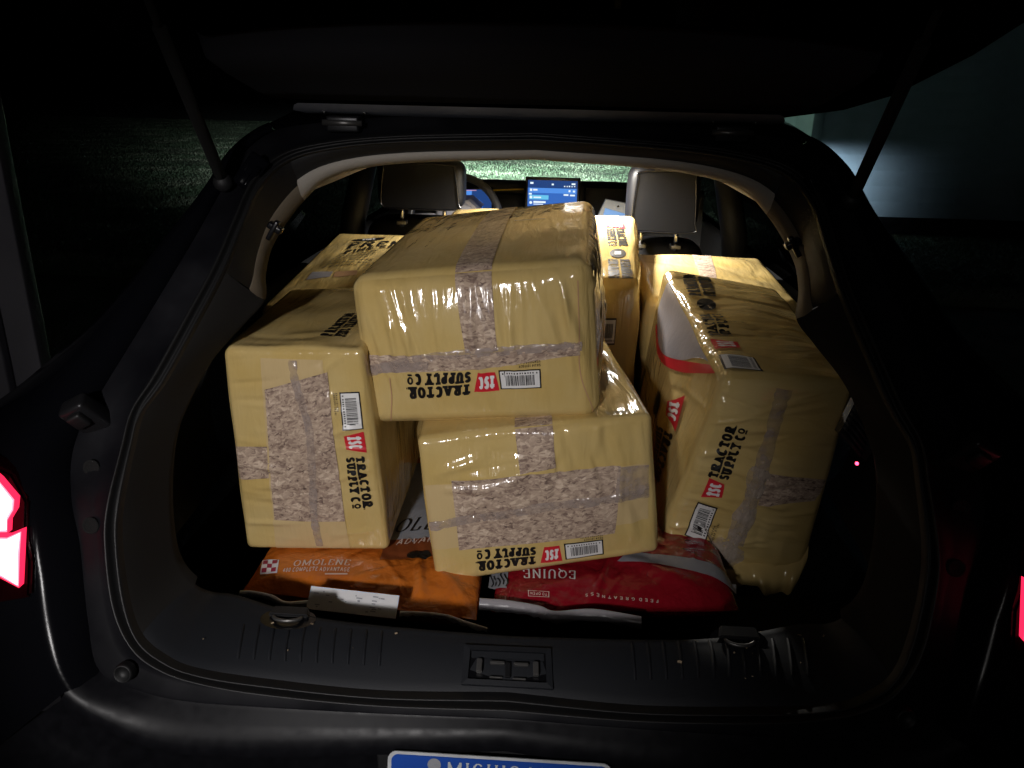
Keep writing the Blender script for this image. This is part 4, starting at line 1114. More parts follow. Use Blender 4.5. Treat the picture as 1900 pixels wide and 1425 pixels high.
# ---- top bale
cT = {(-1,-1,-1): (-.262,.325,.962), (-1,-1,1): (-.291,.318,1.219), (-1,1,-1): (-.235,.894,.984), (-1,1,1): (-.264,.883,1.243),
      (1,-1,-1): (.126,.309,1.004), (1,-1,1): (.097,.298,1.262), (1,1,-1): (.155,.872,1.027), (1,1,1): (.125,.861,1.290)}
for k, p in {(-1,-1,-1): (684,792), (-1,-1,1): (645,516), (1,-1,-1): (1112,780), (1,-1,1): (1098,484), (-1,1,1): (778,402), (1,1,1): (1103,368)}.items(): cT[k] = at_depth(p, cT[k])
rT = {'front': ridges(38, 1, (-.17, .17), (-.01, .085), (1.45, 1.95), (.035, .085), (.004, .009), (.0012, .0038)) + ridges(10, 2, (-.17, .17), (-.03, .02), (1.4, 1.9), (.02, .05), (.004, .007), (-.002, .0025)) + ridges(6, 4, (-.16, .17), (-.12, -.06), (1.3, 1.9), (.03, .06), (.005, .009), (-.0015, .0015)),
      'top': ridges(7, 3, (-.16, .16), (-.2, .2), (-.3, .3), (.06, .12), (.012, .022), (-.0006, .0006)),
      'right': ridges(22, 5, (-.25, .05), (-.11, .11), (.2, 1.2), (.03, .08), (.005, .010), (-.003, .004))}
T = Bale(cT, .027, .012, 150, 11, rT, lump=.0005, bul={'top': .012, 'front': .024, 'right': .016})
tT = new_bale('yellow pine shavings bale stacked on top of all the others, lettering upside down', T); c = Ctx(tT, T)
c.s_('clear_window', 'front', [(864, 655), (924, 650), (913, 500), (845, 506)], 'shavings', .0018, n=36, k=70)
c.s_('clear_window', 'top', [(845, 507), (913, 501), (962, 382), (912, 392)], 'shavings', .0018, n=30, k=90)
c.s_('clear_window', 'front', [(686, 691), (1076, 657), (1074, 634), (676, 655)], 'shavings', .0020, n=150, k=14, wav=.10)
c.seam('front', [(668, 676), (760, 668), (860, 656), (960, 648), (1078, 640)], .008)
c.s_('tape_patch', 'front', [(710, 690), (795, 683), (795, 668), (708, 670)], 'seam_film', .0042, n=12, k=4)
c.brand('front', [(875, 688), (752, 690), (756, 741), (873, 731)])
c.logo('front', [(927, 685), (877, 688), (873, 733), (932, 727)][0:0] or [(928, 690), (878, 691), (880, 727), (927, 724)])
c.barcode('front', [(1003, 684), (925, 686), (929, 722), (1005, 719)])
c.sku('front', [(1003, 667), (955, 670), (955, 682), (1003, 679)])
c.line('top', [(954, 411), (980, 409), (1012, 406)], .003, 'ink_black')
c.line('front', [(724, 700), (727, 740), (726, 780)], .0009, 'ink_tan'); c.line('front', [(1072, 520), (1074, 600), (1078, 700), (1098, 770)], .0009, 'ink_tan')

# ---- left bale
cL = {(-1,-1,-1): (-.524,.313,.712), (-1,-1,1): (-.537,.292,1.101), (-1,1,-1): (-.500,.70,.735), (-1,1,1): (-.528,.70,1.108),
      (1,-1,-1): (-.258,.301,.717), (1,-1,1): (-.272,.279,1.109), (1,1,-1): (-.242,.72,.738), (1,1,1): (-.256,.72,1.122)}
for k, p in {(-1,-1,1): (411,644), (-1,-1,-1): (456,1020), (1,-1,-1): (722,1023), (1,-1,1): (672,648)}.items(): cL[k] = at_depth(p, cL[k])
rL = {'front': ridges(34, 6, (-.12, -.05), (-.18, .18), (-.15, .15), (.02, .06), (.0035, .007), (-.0022, .0026)) + ridges(16, 61, (.06, .12), (-.18, .12), (-.3, .5), (.02, .05), (.004, .008), (-.0016, .002)) + ridges(12, 62, (-.05, .06), (-.18, .18), (-.2, .2), (.02, .05), (.005, .009), (-.0014, .0014)) + ridges(8, 7, (.0, .12), (.10, .18), (.2, .7), (.03, .06), (.006, .010), (-.002, .003)),
      'top': ridges(10, 8, (-.1, .12), (-.25, -.1), (-.2, .4), (.04, .1), (.008, .014), (-.002, .003)), 'right': ridges(8, 9, (-.2, .2), (-.15, .15), (1.2, 1.8), (.05, .1), (.01, .016), (-.002, .002))}
L = Bale(cL, .012, .010, 130, 12, rL, bul={'top': .008})
tL = new_bale('yellow pine shavings bale on edge at the left, logo running down its end', L); c = Ctx(tL, L)
c.s_('double_layer', 'front', [(515, 1016), (650, 1016), (598, 668), (484, 664)], 'double_film', .0010, n=50, k=110)
c.s_('clear_window', 'front', [(510, 964), (641, 966), (607, 690), (492, 722)], 'shavings', .0017, n=60, k=90)
c.s_('clear_window', 'front', [(442, 882), (508, 886), (502, 828), (436, 824)], 'shavings', .0009, n=16, k=14)
c.seam('front', [(543, 668), (548, 705), (560, 745), (575, 800), (580, 885), (583, 950), (594, 1012)], .007)
c.brand('front', [(641, 848), (652, 946), (693, 944), (676, 845)])
c.logo('front', [(637, 801), (645, 839), (681, 838), (675, 800)])
c.barcode('front', [(629, 729), (637, 797), (675, 795), (667, 727)])
c.sku('front', [(617, 730), (622, 769), (630, 769), (625, 730)])
Q1, w1 = text2d('PREMIUM', 'slab', .05, .8); Q2, w2 = text2d('PINE SHAVINGS', 'slab', .05, .7)
c.d('print_title', 'top', np.vstack([fit_quads(Q1, w1, 0, .54, 1, 1), fit_quads(Q2, w2, 0, 0, 1, .46)]), [(640, 626), (680, 583), (640, 583), (592, 624)], 'ink_black')

# ---- centre bale
cC = {(-1,-1,-1): (-.141,.261,.703), (-1,-1,1): (-.173,.263,.964), (-1,1,-1): (-.197,.822,.692), (-1,1,1): (-.23,.824,.952),
      (1,-1,-1): (.247,.301,.751), (1,-1,1): (.214,.303,1.012), (1,1,-1): (.19,.862,.74), (1,1,1): (.158,.864,1.0)}
for k, p in {(-1,-1,-1): (809,1086), (-1,-1,1): (772,806), (1,-1,-1): (1224,1026), (1,-1,1): (1210,768)}.items(): cC[k] = at_depth(p, cC[k])
cC[(-1,-1,1)] += (0, 0, -.008); 
rC = {'front': ridges(30, 21, (-.02, .18), (.02, .12), (1.35, 1.8), (.02, .06), (.004, .009), (-.003, .0036)) + ridges(14, 25, (-.18, .18), (-.12, .02), (1.2, 2.0), (.02, .05), (.004, .008), (-.0018, .002)) + ridges(18, 22, (-.18, -.03), (.02, .11), (-.2, .5), (.02, .06), (.004, .009), (-.0026, .003)) + ridges(6, 23, (.1, .18), (-.12, -.05), (1.6, 2.3), (.02, .05), (.005, .008), (-.003, .003)),
      'top': ridges(6, 24, (0, .16), (-.2, .1), (.8, 1.6), (.04, .08), (.008, .014), (-.002, .002))}
C = Bale(cC, .013, .012, 140, 13, rC)
tC = new_bale('yellow pine shavings bale in the lower centre with a wide clear window', C); c = Ctx(tC, C)
c.s_('clear_window', 'front', [(965, 880), (1030, 868), (1025, 788), (955, 793)], 'shavings', .0022, n=44, k=60)
c.s_('clear_window', 'top', [(955, 793), (1025, 788), (1018, 700), (957, 705)], 'shavings', .0009, n=16, k=20)
c.s_('double_layer', 'front', [(796, 1012), (1203, 962), (1200, 858), (782, 896)], 'double_film', .0012, n=110, k=40)
c.s_('clear_window', 'front', [(852, 1020), (1140, 988), (1152, 864), (838, 890)], 'shavings', .0020, n=110, k=50)
c.s_('clear_window', 'front', [(1140, 930), (1204, 922), (1202, 860), (1148, 866)], 'seam_film', .0032, n=30, k=26)
c.seam('front', [(797, 974), (850, 967), (915, 957), (1010, 941), (1110, 928), (1203, 912)], .008)
c.brand('front', [(995, 1013), (881, 1019), (884, 1058), (994, 1046)])
c.logo('front', [(1046, 1011), (1001, 1015), (1003, 1044), (1043, 1039)])
c.barcode('front', [(1119, 1001), (1046, 1008), (1049, 1037), (1121, 1030)])
c.sku('front', [(1119, 990), (1076, 995), (1077, 1004), (1119, 999)])

# ---- right bale, leaning
cR = {(-1,-1,-1): (.292,.43,.67), (-1,-1,1): (.338,.391,1.058), (-1,1,-1): (.272,.991,.729), (-1,1,1): (.319,.951,1.117),
      (1,-1,-1): (.552,.442,.64), (1,-1,1): (.599,.403,1.028), (1,1,-1): (.533,1.003,.699), (1,1,1): (.58,.963,1.087)}
for k, p in {(-1,-1,-1): (1214,1032), (-1,-1,1): (1346,700), (1,-1,1): (1592,708), (1,-1,-1): (1484,1092), (-1,1,1): (1230,496), (1,1,1): (1444,534)}.items(): cR[k] = at_depth(p, cR[k])
rR = {'front': ridges(60, 31, (-.12, .12), (-.19, .19), (-.25, .35), (.02, .07), (.0032, .007), (-.0042, .0046)) + ridges(8, 32, (-.05, .08), (-.2, -.1), (1.2, 2.4), (.02, .06), (.006, .01), (-.004, .006)),
      'top': ridges(46, 33, (-.12, .12), (-.27, .25), (-.35, .25), (.04, .09), (.004, .009), (-.0035, .004)), 'left': ridges(14, 34, (-.2, .2), (-.15, .15), (-.4, .4), (.04, .08), (.006, .01), (-.002, .002))}
Rb = Bale(cR, .020, .016, 140, 14, rR, bul={'front': .014, 'top': .014, 'left': .012})
tR = new_bale('wrinkled yellow pine shavings bale leaning against the right side of the cargo bay', Rb, rot_uv=('front', 'top')); c = Ctx(tR, Rb, .0016)
c.s_('clear_window', 'front', [(1405, 936), (1512, 930), (1540, 876), (1424, 876)], 'shavings', .0009, n=30, k=14)
c.seam('front', [(1455, 722), (1440, 770), (1418, 850), (1396, 920), (1380, 965), (1366, 1005)], .014, hgt=.004)
c.brand('front', [(1352, 892), (1390, 792), (1348, 782), (1312, 884)])
c.logo('front', [(1338, 930), (1346, 892), (1316, 886), (1300, 922)])
c.barcode('front', [(1308, 1006), (1332, 940), (1295, 928), (1270, 992)])
c.sku('front', [(1318, 1011), (1336, 972), (1328, 969), (1310, 1008)])
c.brand('left', [(1224, 788), (1210, 868), (1226, 903), (1249, 806)], g=(-.5, 0))
c.logo('left', [(1241, 737), (1237, 778), (1253, 801), (1273, 734)], g=(-.5, 0))
c.d('print_oval', 'left', ellq(.5, .5, .5, .5), [(1209, 762), (1220, 722), (1230, 730), (1222, 778)], 'ink_black', g=(-.3, 0))
c.strip('print_panel', 'left', [(1236, 535), (1221, 575), (1219, 620), (1229, 652), (1262, 668), (1302, 662)], [(1242, 524), (1253, 548), (1266, 574), (1281, 602), (1300, 642), (1316, 672)], 'ink_grey', .0012, g=(0, .5))
c.strip('print_swoosh', 'left', [(1216, 606), (1219, 645), (1235, 676), (1268, 691), (1328, 693)], [(1219, 600), (1222, 638), (1238, 660), (1266, 669), (1318, 677)], 'ink_red', .0020, g=(-.2, .6))
c.brand('top', [(1362, 626), (1338, 584), (1296, 585), (1318, 626)])
c.logo('top', [(1376, 652), (1366, 632), (1318, 630), (1328, 650)])
c.barcode('top', [(1416, 692), (1398, 668), (1333, 662), (1345, 688)])
c.d('print_oval', 'top', ellq(.5, .5, .5, .5), [(1296, 576), (1290, 556), (1325, 555), (1332, 576)], 'ink_black')
c.d('print_title', 'top', np.vstack([fit_quads(Q1, w1, 0, .54, 1, 1), fit_quads(Q2, w2, 0, 0, 1, .46)]), [(1328, 552), (1315, 516), (1265, 514), (1278, 552)], 'ink_black')
# gathered tail of film at the lower end
refR = cR[(-1,-1,-1)] * .5 + cR[(1,-1,-1)] * .5
baseR = [(1292, 1034), (1326, 1042), (1360, 1044), (1400, 1040), (1440, 1030), (1475, 1018), (1500, 1000)]
tipR = [(1318, 1074), (1345, 1082), (1385, 1088), (1415, 1096), (1438, 1106), (1466, 1096), (1490, 1062)]
bs_, ts_ = spline([at_depth(p, refR + np.array([0, -.008, 0])) for p in baseR], 8), spline([at_depth(p, refR + np.array([0, -.020, 0])) for p in tipR], 8)
VV = []; FF = []; K = 8; nb = len(bs_)
for j in range(K + 1):
    t = j / K
    for i in range(nb):
        fold = (.008 * sin(i * .42) + .003 * sin(i * .9 + 1)) * t ** .7
        VV.append(bs_[i] * (1 - t) + ts_[i] * t + np.array([0.3 * fold, -.012 * sin(pi * t) + fold, .2 * fold]))
nf = len(VV)
VV = VV + [p + np.array([0, .004, 0]) for p in VV]
for j in range(K):
    for i in range(nb - 1):
        q = (j * nb + i, j * nb + i + 1, (j + 1) * nb + i + 1, (j + 1) * nb + i); FF += [q, tuple(k + nf for k in q[::-1])]
rel(mesh('gathered_film', VV, FF, 'film', None), tR)

# crumpled clear film along the end seam
def crumple(path, wpx, seed, n=26, k=12):
    R = np.random.default_rng(seed); ps = spline(np.array(path, float), 8); idx = np.linspace(0, len(ps) - 1, n)
    ps = np.stack([np.interp(idx, np.arange(len(ps)), ps[:, q]) for q in (0, 1)], 1)
    Pf = Rb.P('front', True); V = []; F = []
    for i in range(n):
        t = ps[min(i + 1, n - 1)] - ps[max(i - 1, 0)]; t /= np.linalg.norm(t); nn = np.array([-t[1], t[0]])
        for j in range(k):
            x = -1 + 2 * j / (k - 1); q = ps[i] + nn * x * wpx * (1 + .25 * sin(i * .7) + R.uniform(-.1, .1))
            uv = uv_of(Pf, q, (0, -.5), 1.0); p = Pf(uv[0], uv[1]); toc = CAM_POS - p; toc /= np.linalg.norm(toc)
            V.append(p + toc * (.006 + (.010 * R.random() + .004 * sin(i * 1.1 + j * 2.1)) * (1 - abs(x) ** 3)))
    for i in range(n - 1):
        for j in range(k - 1): F.append((i * k + j, i * k + j + 1, (i + 1) * k + j + 1, (i + 1) * k + j))
    return rel(mesh('crumpled_film', V, F, 'crinkle_film', None, smooth=True), tR)
crumple([(1412, 870), (1396, 920), (1374, 975), (1350, 1020), (1330, 1050)], 17, 3)
crumple([(1360, 1010), (1340, 1040), (1325, 1058)], 26, 8, 14, 12)

# ---- bales further in
def simple(label, corners, seed, N=60, r=.026, **kw):
    b_ = Bale(corners, r, .010, N, seed, {'top': ridges(8, seed + 50, (-.14, .14), (-.2, .2), (0, 3), (.05, .1), (.008, .015), (-.0015, .0015))}, **kw)
    t = new_bale(label, b_); return Ctx(t, b_)
c = simple('yellow bale printed PREMIUM PINE SHAVINGS lying behind the left bale', aabb(-.618, -.272, .755, 1.43, .74, 1.052, .062), 41, 110, .016)
Q3, w3 = text2d('PREMIUM', 'slabw', .10, 1.3); Q4, w4 = text2d('PINE SHAVINGS', 'slabw', .12, 1.3)
def lines(*tx):
    out = []
    n = len(tx)
    for i, s in enumerate(tx):
        q, w_ = text2d(s, 'sans', .16, .9, .25); out.append(fit_quads(q, w_, .0 , 1 - (i + .72) / n, min(1, w_ / 12), 1 - (i + .08) / n))
    return np.vstack(out)
c.d('print_title', 'top', fit_quads(Q3, w3, 0, 0, 1, 1), [(641, 462.5), (822, 459), (828, 449), (652, 451.5)], 'ink_black')
c.d('print_title', 'top', fit_quads(Q4, w4, 0, 0, 1, 1), [(637, 470), (826, 467), (828, 461.5), (641, 464.5)], 'ink_black')
c.d('print_oval', 'top', ellq(.5, .5, .5, .5), [(653, 450), (715, 446), (715, 440), (655, 443)], 'ink_black')
q, w_ = text2d('PINE', 'slab', .1); c.d('oval_letters', 'top', fit_quads(q, w_, .3, .25, .7, .75), [(653, 450), (715, 446), (715, 440), (655, 443)], 'ink_white', .0022)
c.d('print_lines', 'top', lines('EASY CLEAN', 'ABSORBENT', 'LOW DUST', 'LESS WASTE - 8', 'DOUBLE VOLUME', '8.0 CUBIC FEET'), [(594, 500), (722, 494), (730, 465), (632, 469)], 'ink_black')
c.s_('print_panel', 'top', [(568, 520), (612, 513), (618, 504), (580, 506)], 'ink_grey', .001)
c.s_('print_panel', 'top', [(618, 514), (662, 510), (664, 503), (622, 504)], 'ink_tan', .001)
c = simple('yellow bale on edge just behind the top bale, logo and oval running along it', {(-1,-1,-1): (.0,.91,.78), (1,-1,-1): (.258,.91,.78), (-1,-1,1): (-.0,.93,1.098), (1,-1,1): (.255,.93,1.103), (-1,1,-1): (.03,1.46,.78), (1,1,-1): (.293,1.46,.78), (-1,1,1): (.03,1.46,1.188), (1,1,1): (.293,1.46,1.192)}, 42, 80)
c.brand('top', [(1124, 425), (1127, 458), (1166, 459), (1158, 424)])
c.logo('top', [(1125, 416), (1125, 424), (1161, 425), (1158, 416)])
c.d('print_oval', 'top', ellq(.5, .5, .5, .5), [(1131, 463), (1132, 478), (1162, 478), (1160, 463)], 'ink_black')
c.d('oval_panel', 'top', rectq(.32, .3, .68, .7), [(1131, 463), (1132, 478), (1162, 478), (1160, 463)], 'ink_white', .002)
c.d('print_title', 'top', np.vstack([fit_quads(Q1, w1, 0, .54, 1, 1), fit_quads(Q2, w2, 0, 0, 1, .46)]), [(1128, 481), (1128, 517), (1175, 519), (1168, 481)], 'ink_black')
c.d('print_small', 'top', np.vstack([rectq(.0, .1, .1, .9), rectq(.28, .1, .38, .9), rectq(.6, .1, .7, .9), rectq(.85, .1, 1, .9)]), [(1127, 410), (1155, 410), (1155, 407), (1127, 407)], 'ink_grey')
c.barcode('front', [(1112, 640), (1112, 592), (1144, 590), (1144, 640)][0:0] or [(1140, 640), (1106, 640), (1108, 590), (1144, 590)])
c = simple('yellow bale with a pale window strip lying behind the right leaning bale', aabb(.28, .665, .985, 1.42, .78, 1.05, .035), 43, 60)
c.s_('clear_window', 'top', [(1302, 530), (1332, 530), (1318, 474), (1284, 474)], 'shavings', .0009)
c = simple('brightly lit yellow bale standing behind the driver seat, mostly hidden', aabb(-.262, -.005, 1.03, 1.41, .78, 1.200), 44, 40)

# ================================================================== FEED BAGS
class Bag:
    def __init__(s, fl, fr_, bl, br, z0, ztop, seed, ramp=.16, tilt=0.0, ze=.68):
        s.ze = ze; H = ztop
        s.c = [np.asarray(p, float)[:2] for p in (fl, fr_, br, bl)]; s.z0 = z0; s.H = H; s.ramp = ramp; s.tilt = tilt
        R = np.random.default_rng(seed); s.w = [(R.uniform(2, 9), R.uniform(2, 9), R.uniform(0, 6), R.uniform(0, 6), R.uniform(.0008, .0022)) for _ in range(7)]
        s.centre = np.array([*np.mean(s.c, 0), z0 - .2])
        s.folds = []; R2 = np.random.default_rng(seed + 90)
        s.auto = [(R2.uniform(0, 1), R2.uniform(0, .35), R2.uniform(-1.2, 1.2), R2.uniform(.03, .12), R2.uniform(.006, .014), R2.uniform(-.0022, .0026)) for _ in range(46)]
    def P(s, u, v, bottom=False):
        u = np.asarray(u, float); v = np.asarray(v, float); sc = u.ndim == 0; u = np.atleast_1d(u); v = np.atleast_1d(v)
        x = (u + 1) / 2; y = (v + 1) / 2
        xy = ((1 - x) * (1 - y))[:, None] * s.c[0] + (x * (1 - y))[:, None] * s.c[1] + (x * y)[:, None] * s.c[2] + ((1 - x) * y)[:, None] * s.c[3]
        L = np.linalg.norm(s.c[3] - s.c[0]); d = np.clip(np.minimum(y, 1 - y) * L / s.ramp, 0, 1)
        prof = (1 - (1 - d) ** 3.0) * (1 - np.abs(np.clip(u, -1, 1)) ** 5) ** .6
        if bottom: z = s.ze - (s.ze - s.z0) * prof
        else:
            k = 0
            for a, b, p, q, am in s.w: k = k + am * np.sin(a * 1.6 * x + p) * np.sin(b * 2.4 * y + q)
            for cx_, cy_, an, ln, wd, am in s.folds + s.auto:
                al = (x - cx_) * cos(an) + (y - cy_) * sin(an); ac = -(x - cx_) * sin(an) + (y - cy_) * cos(an)
                k = k + am * np.exp(-(ac / wd) ** 2) * np.exp(-(al / ln) ** 4)
            z = s.ze + .002 + (s.H - s.ze) * prof + k * np.minimum(1, prof * 2) + s.tilt * (x - .5) * np.minimum(1, prof * 1.5)
        o = np.column_stack([xy, z]); return o[0] if sc else o
    def build(s, name, m, parent):
        N = 150; g = np.linspace(-1, 1, N + 1); X, Y = np.meshgrid(g, -1 + 2 * ((g + 1) / 2) ** 1.5); u, v = X.ravel(), Y.ravel()
        a = s.P(u, v); b = s.P(u, v, True); n = len(u); idx = np.arange(n).reshape(N + 1, N + 1)
        q = np.stack([idx[:-1, :-1], idx[:-1, 1:], idx[1:, 1:], idx[1:, :-1]], -1).reshape(-1, 4)
        F = [tuple(f) for f in q] + [tuple(f[::-1] + n) for f in q]
        e = list(idx[0, :]) + list(idx[1:, -1]) + list(idx[-1, -2::-1]) + list(idx[-2:0:-1, 0])
        for i in range(len(e)): F.append((e[(i + 1) % len(e)], e[i], e[i] + n, e[(i + 1) % len(e)] + n))
        return mesh(name, np.vstack([a, b]), F, m, parent)
def bag(name, label, B, m):
    t = thing(name, label, 'feed bag', (float(B.centre[0]), float(B.centre[1]), B.z0), 'feed bags under the bales'); rel(B.build('bag_body', m, None), t); return t
class BCtx:
    def __init__(s, t, B): s.t = t; s.B = B
    def d(s, name, Q, quad, m, off=.0014, g=(0, -.7)): return rel(decal(name, s.B.P, Q, quad, m, None, off, g=g, centre=s.B.centre), s.t)
    def s_(s, name, quad, m, off=.0009, g=(0, -.7), n=24, k=16, wav=0): return rel(sheet(name, s.B.P, quad, m, None, off, n, k, g=g, centre=s.B.centre, wav=wav), s.t)
fl, fr_ = at((452, 1096), 2, .68), at((884, 1152), 2, .68)
OB = Bag(fl, fr_, fl + np.array([.0, .72, 0]), fr_ + np.array([-.01, .72, 0]), .603, .706, 3, .12)
OB.folds = [(.74, .10, 1.9, .08, .02, .007), (.88, .09, 2.6, .10, .02, .006), (.4, .05, .1, .3, .02, .003)]
tO = bag('feed_bag', 'orange and white feed bag with a checkerboard emblem lying under the left bale', OB, 'bag_orange'); c = BCtx(tO, OB)
# checkerboard emblem
c.d('emblem_ground', rectq(0, 0, 1, 1, 4, 4), [(483, 1067), (514, 1064), (518, 1040), (488, 1041)], 'paper_white', .0014)
c.d('emblem_squares', np.vstack([rectq(.08 + .28 * i, .08 + .28 * j, .36 + .28 * i, .36 + .28 * j) for i in range(3) for j in range(3) if (i + j) % 2 == 0]), [(483, 1067), (514, 1064), (518, 1040), (488, 1041)], 'purina_red', .0022)
q, w_ = text2d('OMOLENE', 'roman', .10, .95, .12); c.d('print_name', fit_quads(q, w_, 0, 0, 1, 1), [(543, 1052), (649, 1050), (651, 1040), (545, 1041)], 'print_pale')
q, w_ = text2d('400 COMPLETE ADVANTAGE', 'sans', .14, .8, .1); c.d('print_name', fit_quads(q, w_, 0, 0, 1, 1), [(524, 1063), (648, 1062), (649, 1054), (526, 1055)], 'print_pale')
c.d('print_small', rectq(0, 0, 1, 1), [(603, 1067), (645, 1067), (645, 1064.5), (603, 1064.5)], 'print_pale')
c.s_('white_panel', [(700, 1012), (850, 1010), (850, 860), (740, 860)], 'bag_white', .0012, g=(.3, 0))
q, w_ = text2d('OMOLENE', 'roman', .10, 1.0, .2); c.d('print_title', fit_quads(q, w_, 0, 0, 1, 1), [(660, 996), (860, 988), (870, 966), (672, 974)], 'ink_black', .0026, g=(.3, -.2))
c.s_('brown_band', [(705, 1040), (850, 1030), (850, 1000), (715, 1004)], 'bag_brown', .0018, g=(.3, -.3))
q, w_ = text2d('ADVANCED', 'sans', .12, .95, .2); c.d('print_title', fit_quads(q, w_, 0, 0, 1, 1), [(733, 1014), (840, 1010), (842, 1000), (738, 1003)], 'print_pale', .0032, g=(.3, -.3))
c.d('print_oval', ellq(.5, .5, .5, .5), [(754, 1040), (800, 1040), (800, 1024), (756, 1024)], 'ink_black', .0030, g=(.4, -.4))
# sewn white paper seam and tag along the front end
def ribbon(name, pts, h, m, parent, jag=.0, thick=.0012, down=(0, -.35, -1), seed=1):
    pts = spline(pts, 6); d = np.array(down, float); d /= np.linalg.norm(d); R = np.random.default_rng(seed); V = []; F = []
    for i, p in enumerate(pts):
        hh = h * (1 + R.uniform(-jag, jag))
        V += [p, p + d * hh, p + d * hh + np.array([0, thick, 0]), p + np.array([0, thick, 0])]
    for i in range(len(pts) - 1):
        for k in range(4): F.append((4 * i + k, 4 * i + (k + 1) % 4, 4 * i + 4 + (k + 1) % 4, 4 * i + 4 + k))
    return rel(mesh(name, V, F, m, None), parent)
S_ = lambda p, y: at(p, 1, y)
ribbon('sewn_seam', [S_((445, 1096), .19), S_((470, 1097), .188), S_((505, 1104), .185), S_((530, 1116), .18), S_((575, 1114), .18)], .010, 'paper_white', tO, .2, down=(0, -.9, -.5))
ribbon('sewn_seam', [S_((742, 1134), .165), S_((790, 1136), .165), S_((830, 1141), .16), S_((868, 1154), .15), S_((904, 1165), .14)], .008, 'paper_white', tO, .3, down=(0, -.9, -.5), seed=4)
tg0, tg1 = S_((578, 1088), .160), S_((741, 1106), .150)
tagp = prism('paper_tag', [tg0, tg1, tg1 + np.array([.0, -.034, -.020]), tg0 + np.array([.0, -.034, -.020])], (0, -.0004, .0012), 'paper_white', None); rel(tagp, tO)
tq = []; R4 = np.random.default_rng(9)
for k in range(26):
    x0 = R4.uniform(.04, .9); tq.append(rectq(x0, R4.uniform(.1, .8), x0 + R4.uniform(.01, .06), 0)); tq[-1][..., 1] = np.where(tq[-1][..., 1] == 0, tq[-1][..., 1].max() + .05, tq[-1][..., 1])
V = []
for i, q in enumerate(np.vstack(tq)):
    for x, y in q: V.append(tg0 * (1 - x) + tg1 * x + np.array([0, -.034, -.020]) * (1 - y) + np.array([0, -.0009, .0020 + i * 1e-6]))
o = mesh('tag_print', V, [tuple(range(4 * i, 4 * i + 4)) for i in range(len(V) // 4)], 'plate_grey', None, smooth=False); rel(o, tO)

fl, fr_ = at((912, 1130), 2, .685), at((1372, 1128), 2, .685)
RB = Bag(fl, fr_, fl + np.array([.02, .72, 0]), fr_ + np.array([.0, .72, 0]), .603, .708, 8, .14, tilt=.022, ze=.678)
RB.folds = [(.45, .10, 1.0, .12, .02, .006), (.7, .10, -.4, .2, .025, .006), (.25, .07, .2, .15, .02, .004)]
tB = bag('feed_bag', 'crimson feed bag with upside-down white lettering lying under the centre bale', RB, 'bag_red'); c = BCtx(tB, RB)
q, w_ = text2d('EQUINE', 'roman', .12, 1.0); c.d('print_name', fit_quads(q, w_, 0, 0, 1, 1), [(1070, 1060), (970, 1058), (971, 1074), (1069, 1076)], 'ink_white')
q, w_ = text2d('FEED GREATNESS', 'sans', .55, .85); c.d('print_small', fit_quads(q, w_, 0, 0, 1, 1), [(1222, 1113), (1086, 1103), (1086, 1108), (1222, 1119)], 'print_pale')
q, w_ = text2d('TO OPEN', 'sans', .2, .9); c.d('print_small', fit_quads(q, w_, 0, 0, 1, 1), [(1015, 1101), (984, 1099), (984, 1104), (1015, 1106)], 'print_pale')
fr_q = np.vstack([rectq(0, 0, 1, .08), rectq(0, .92, 1, 1), rectq(0, 0, .04, 1), rectq(.96, 0, 1, 1)]); c.d('print_frame', fr_q, [(1019, 1098), (980, 1096), (980, 1107), (1019, 1109)], 'print_pale')
c.s_('white_panel', [(1145, 1042), (1366, 1104), (1366, 1086), (1172, 1024)], 'bag_white', .0016, g=(.6, -.5))
c.s_('zebra_panel', [(906, 1092), (940, 1092), (944, 1060), (910, 1062)], 'bag_white', .0016, g=(-.9, -.7), n=10, k=10)
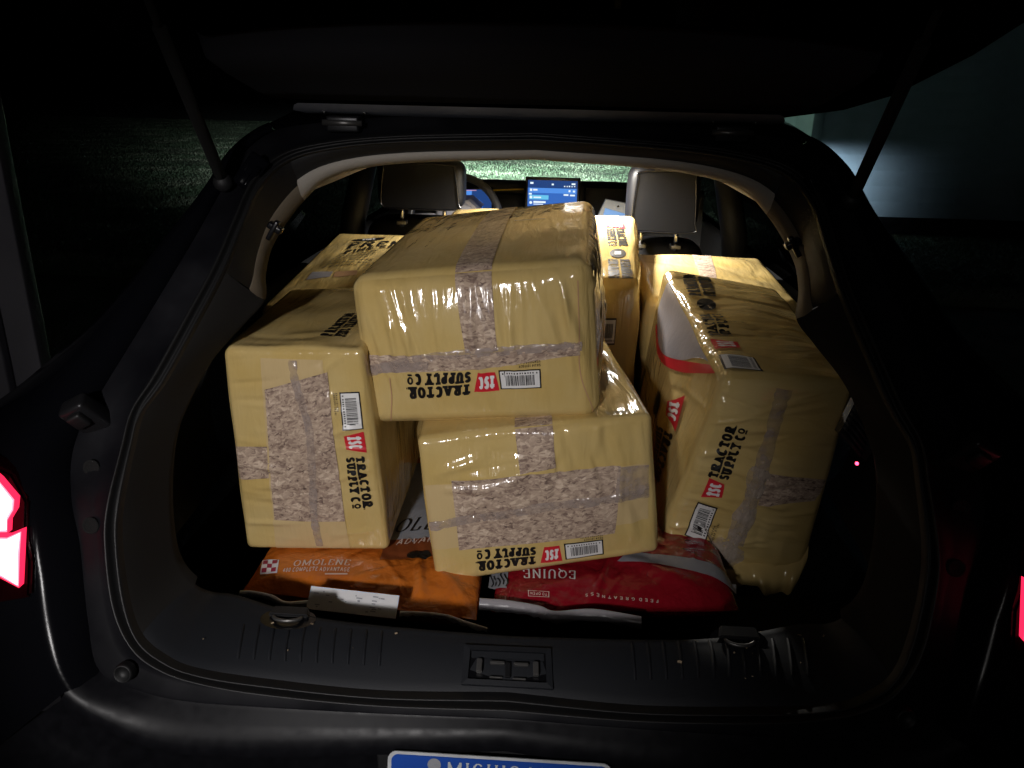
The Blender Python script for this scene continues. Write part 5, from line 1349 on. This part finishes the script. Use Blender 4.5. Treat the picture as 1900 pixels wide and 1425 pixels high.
zq = [rectq(.1 + .2 * k, .05 + .1 * (k % 2), .17 + .2 * k, .9 - .15 * (k % 3), 1, 4) for k in range(5)]
zq = np.vstack(zq); zq[..., 0] += .12 * np.sin(zq[..., 1] * 6); c.d('zebra_stripes', zq, [(906, 1092), (940, 1092), (944, 1060), (910, 1062)], 'ink_black', .0028, g=(-.9, -.7))
ribbon('sewn_seam', [S_((890, 1110), .20), S_((942, 1114), .195), S_((1000, 1124), .18), S_((1030, 1134), .17), S_((1100, 1130), .175), S_((1190, 1144), .16)], .022, 'ink_grey', tB, .1, down=(0, -.9, -.45), seed=6)

# ================================================================== small thing by the passenger headrest
cp = [at(p, 1, 2.2) for p in ((1108, 404), (1158, 404), (1164, 378), (1124, 370))]
cb = thing('pamphlet_box', 'small grey and blue carton propped between dash and passenger headrest', 'carton', tuple(cp[0]))
rel(prism('back_card', cp, (0, .03, 0), 'card_grey', None, bev=.001), cb)
cp2 = [at(p, 1, 2.19) for p in ((1118, 404), (1160, 404), (1161, 397), (1123, 386))]
rel(prism('blue_card', cp2, (0, .006, 0), 'card_blue', None), cb)
cc = at((1147, 383), 1, 2.198); rel(mesh('hole', [cc + np.array([.0045 * cos(t), 0, .0045 * sin(t)]) for t in np.linspace(0, 2 * pi, 13)[:-1]], [tuple(range(12))], 'bezel', None, smooth=False), cb)

# crumbs of shavings fallen on the sill
R7 = np.random.default_rng(77); V = []; F = []
for k in range(15):
    q = (R7.uniform(.12, .88), R7.uniform(.25, .97)); p = P_sill(*q) + np.array([0, 0, .004]); n = nrm_sill(q)
    a_ = R7.uniform(0, 6.28); L_ = R7.uniform(.0012, .0032); e1 = np.array([cos(a_), sin(a_), 0]) * L_; e2 = np.cross(n, e1) * R7.uniform(.3, .6)
    b = len(V); V += [p - e1 - e2, p + e1 - e2, p + e1 + e2 + n * .0012, p - e1 + e2 + n * .0008]; F.append((b, b + 1, b + 2, b + 3))
o = mesh('shaving_crumbs', V, F, 'crumb', None, smooth=False); o['kind'] = 'stuff'; tag(o, 'loose crumbs of wood shavings scattered on the load sill', 'shavings')
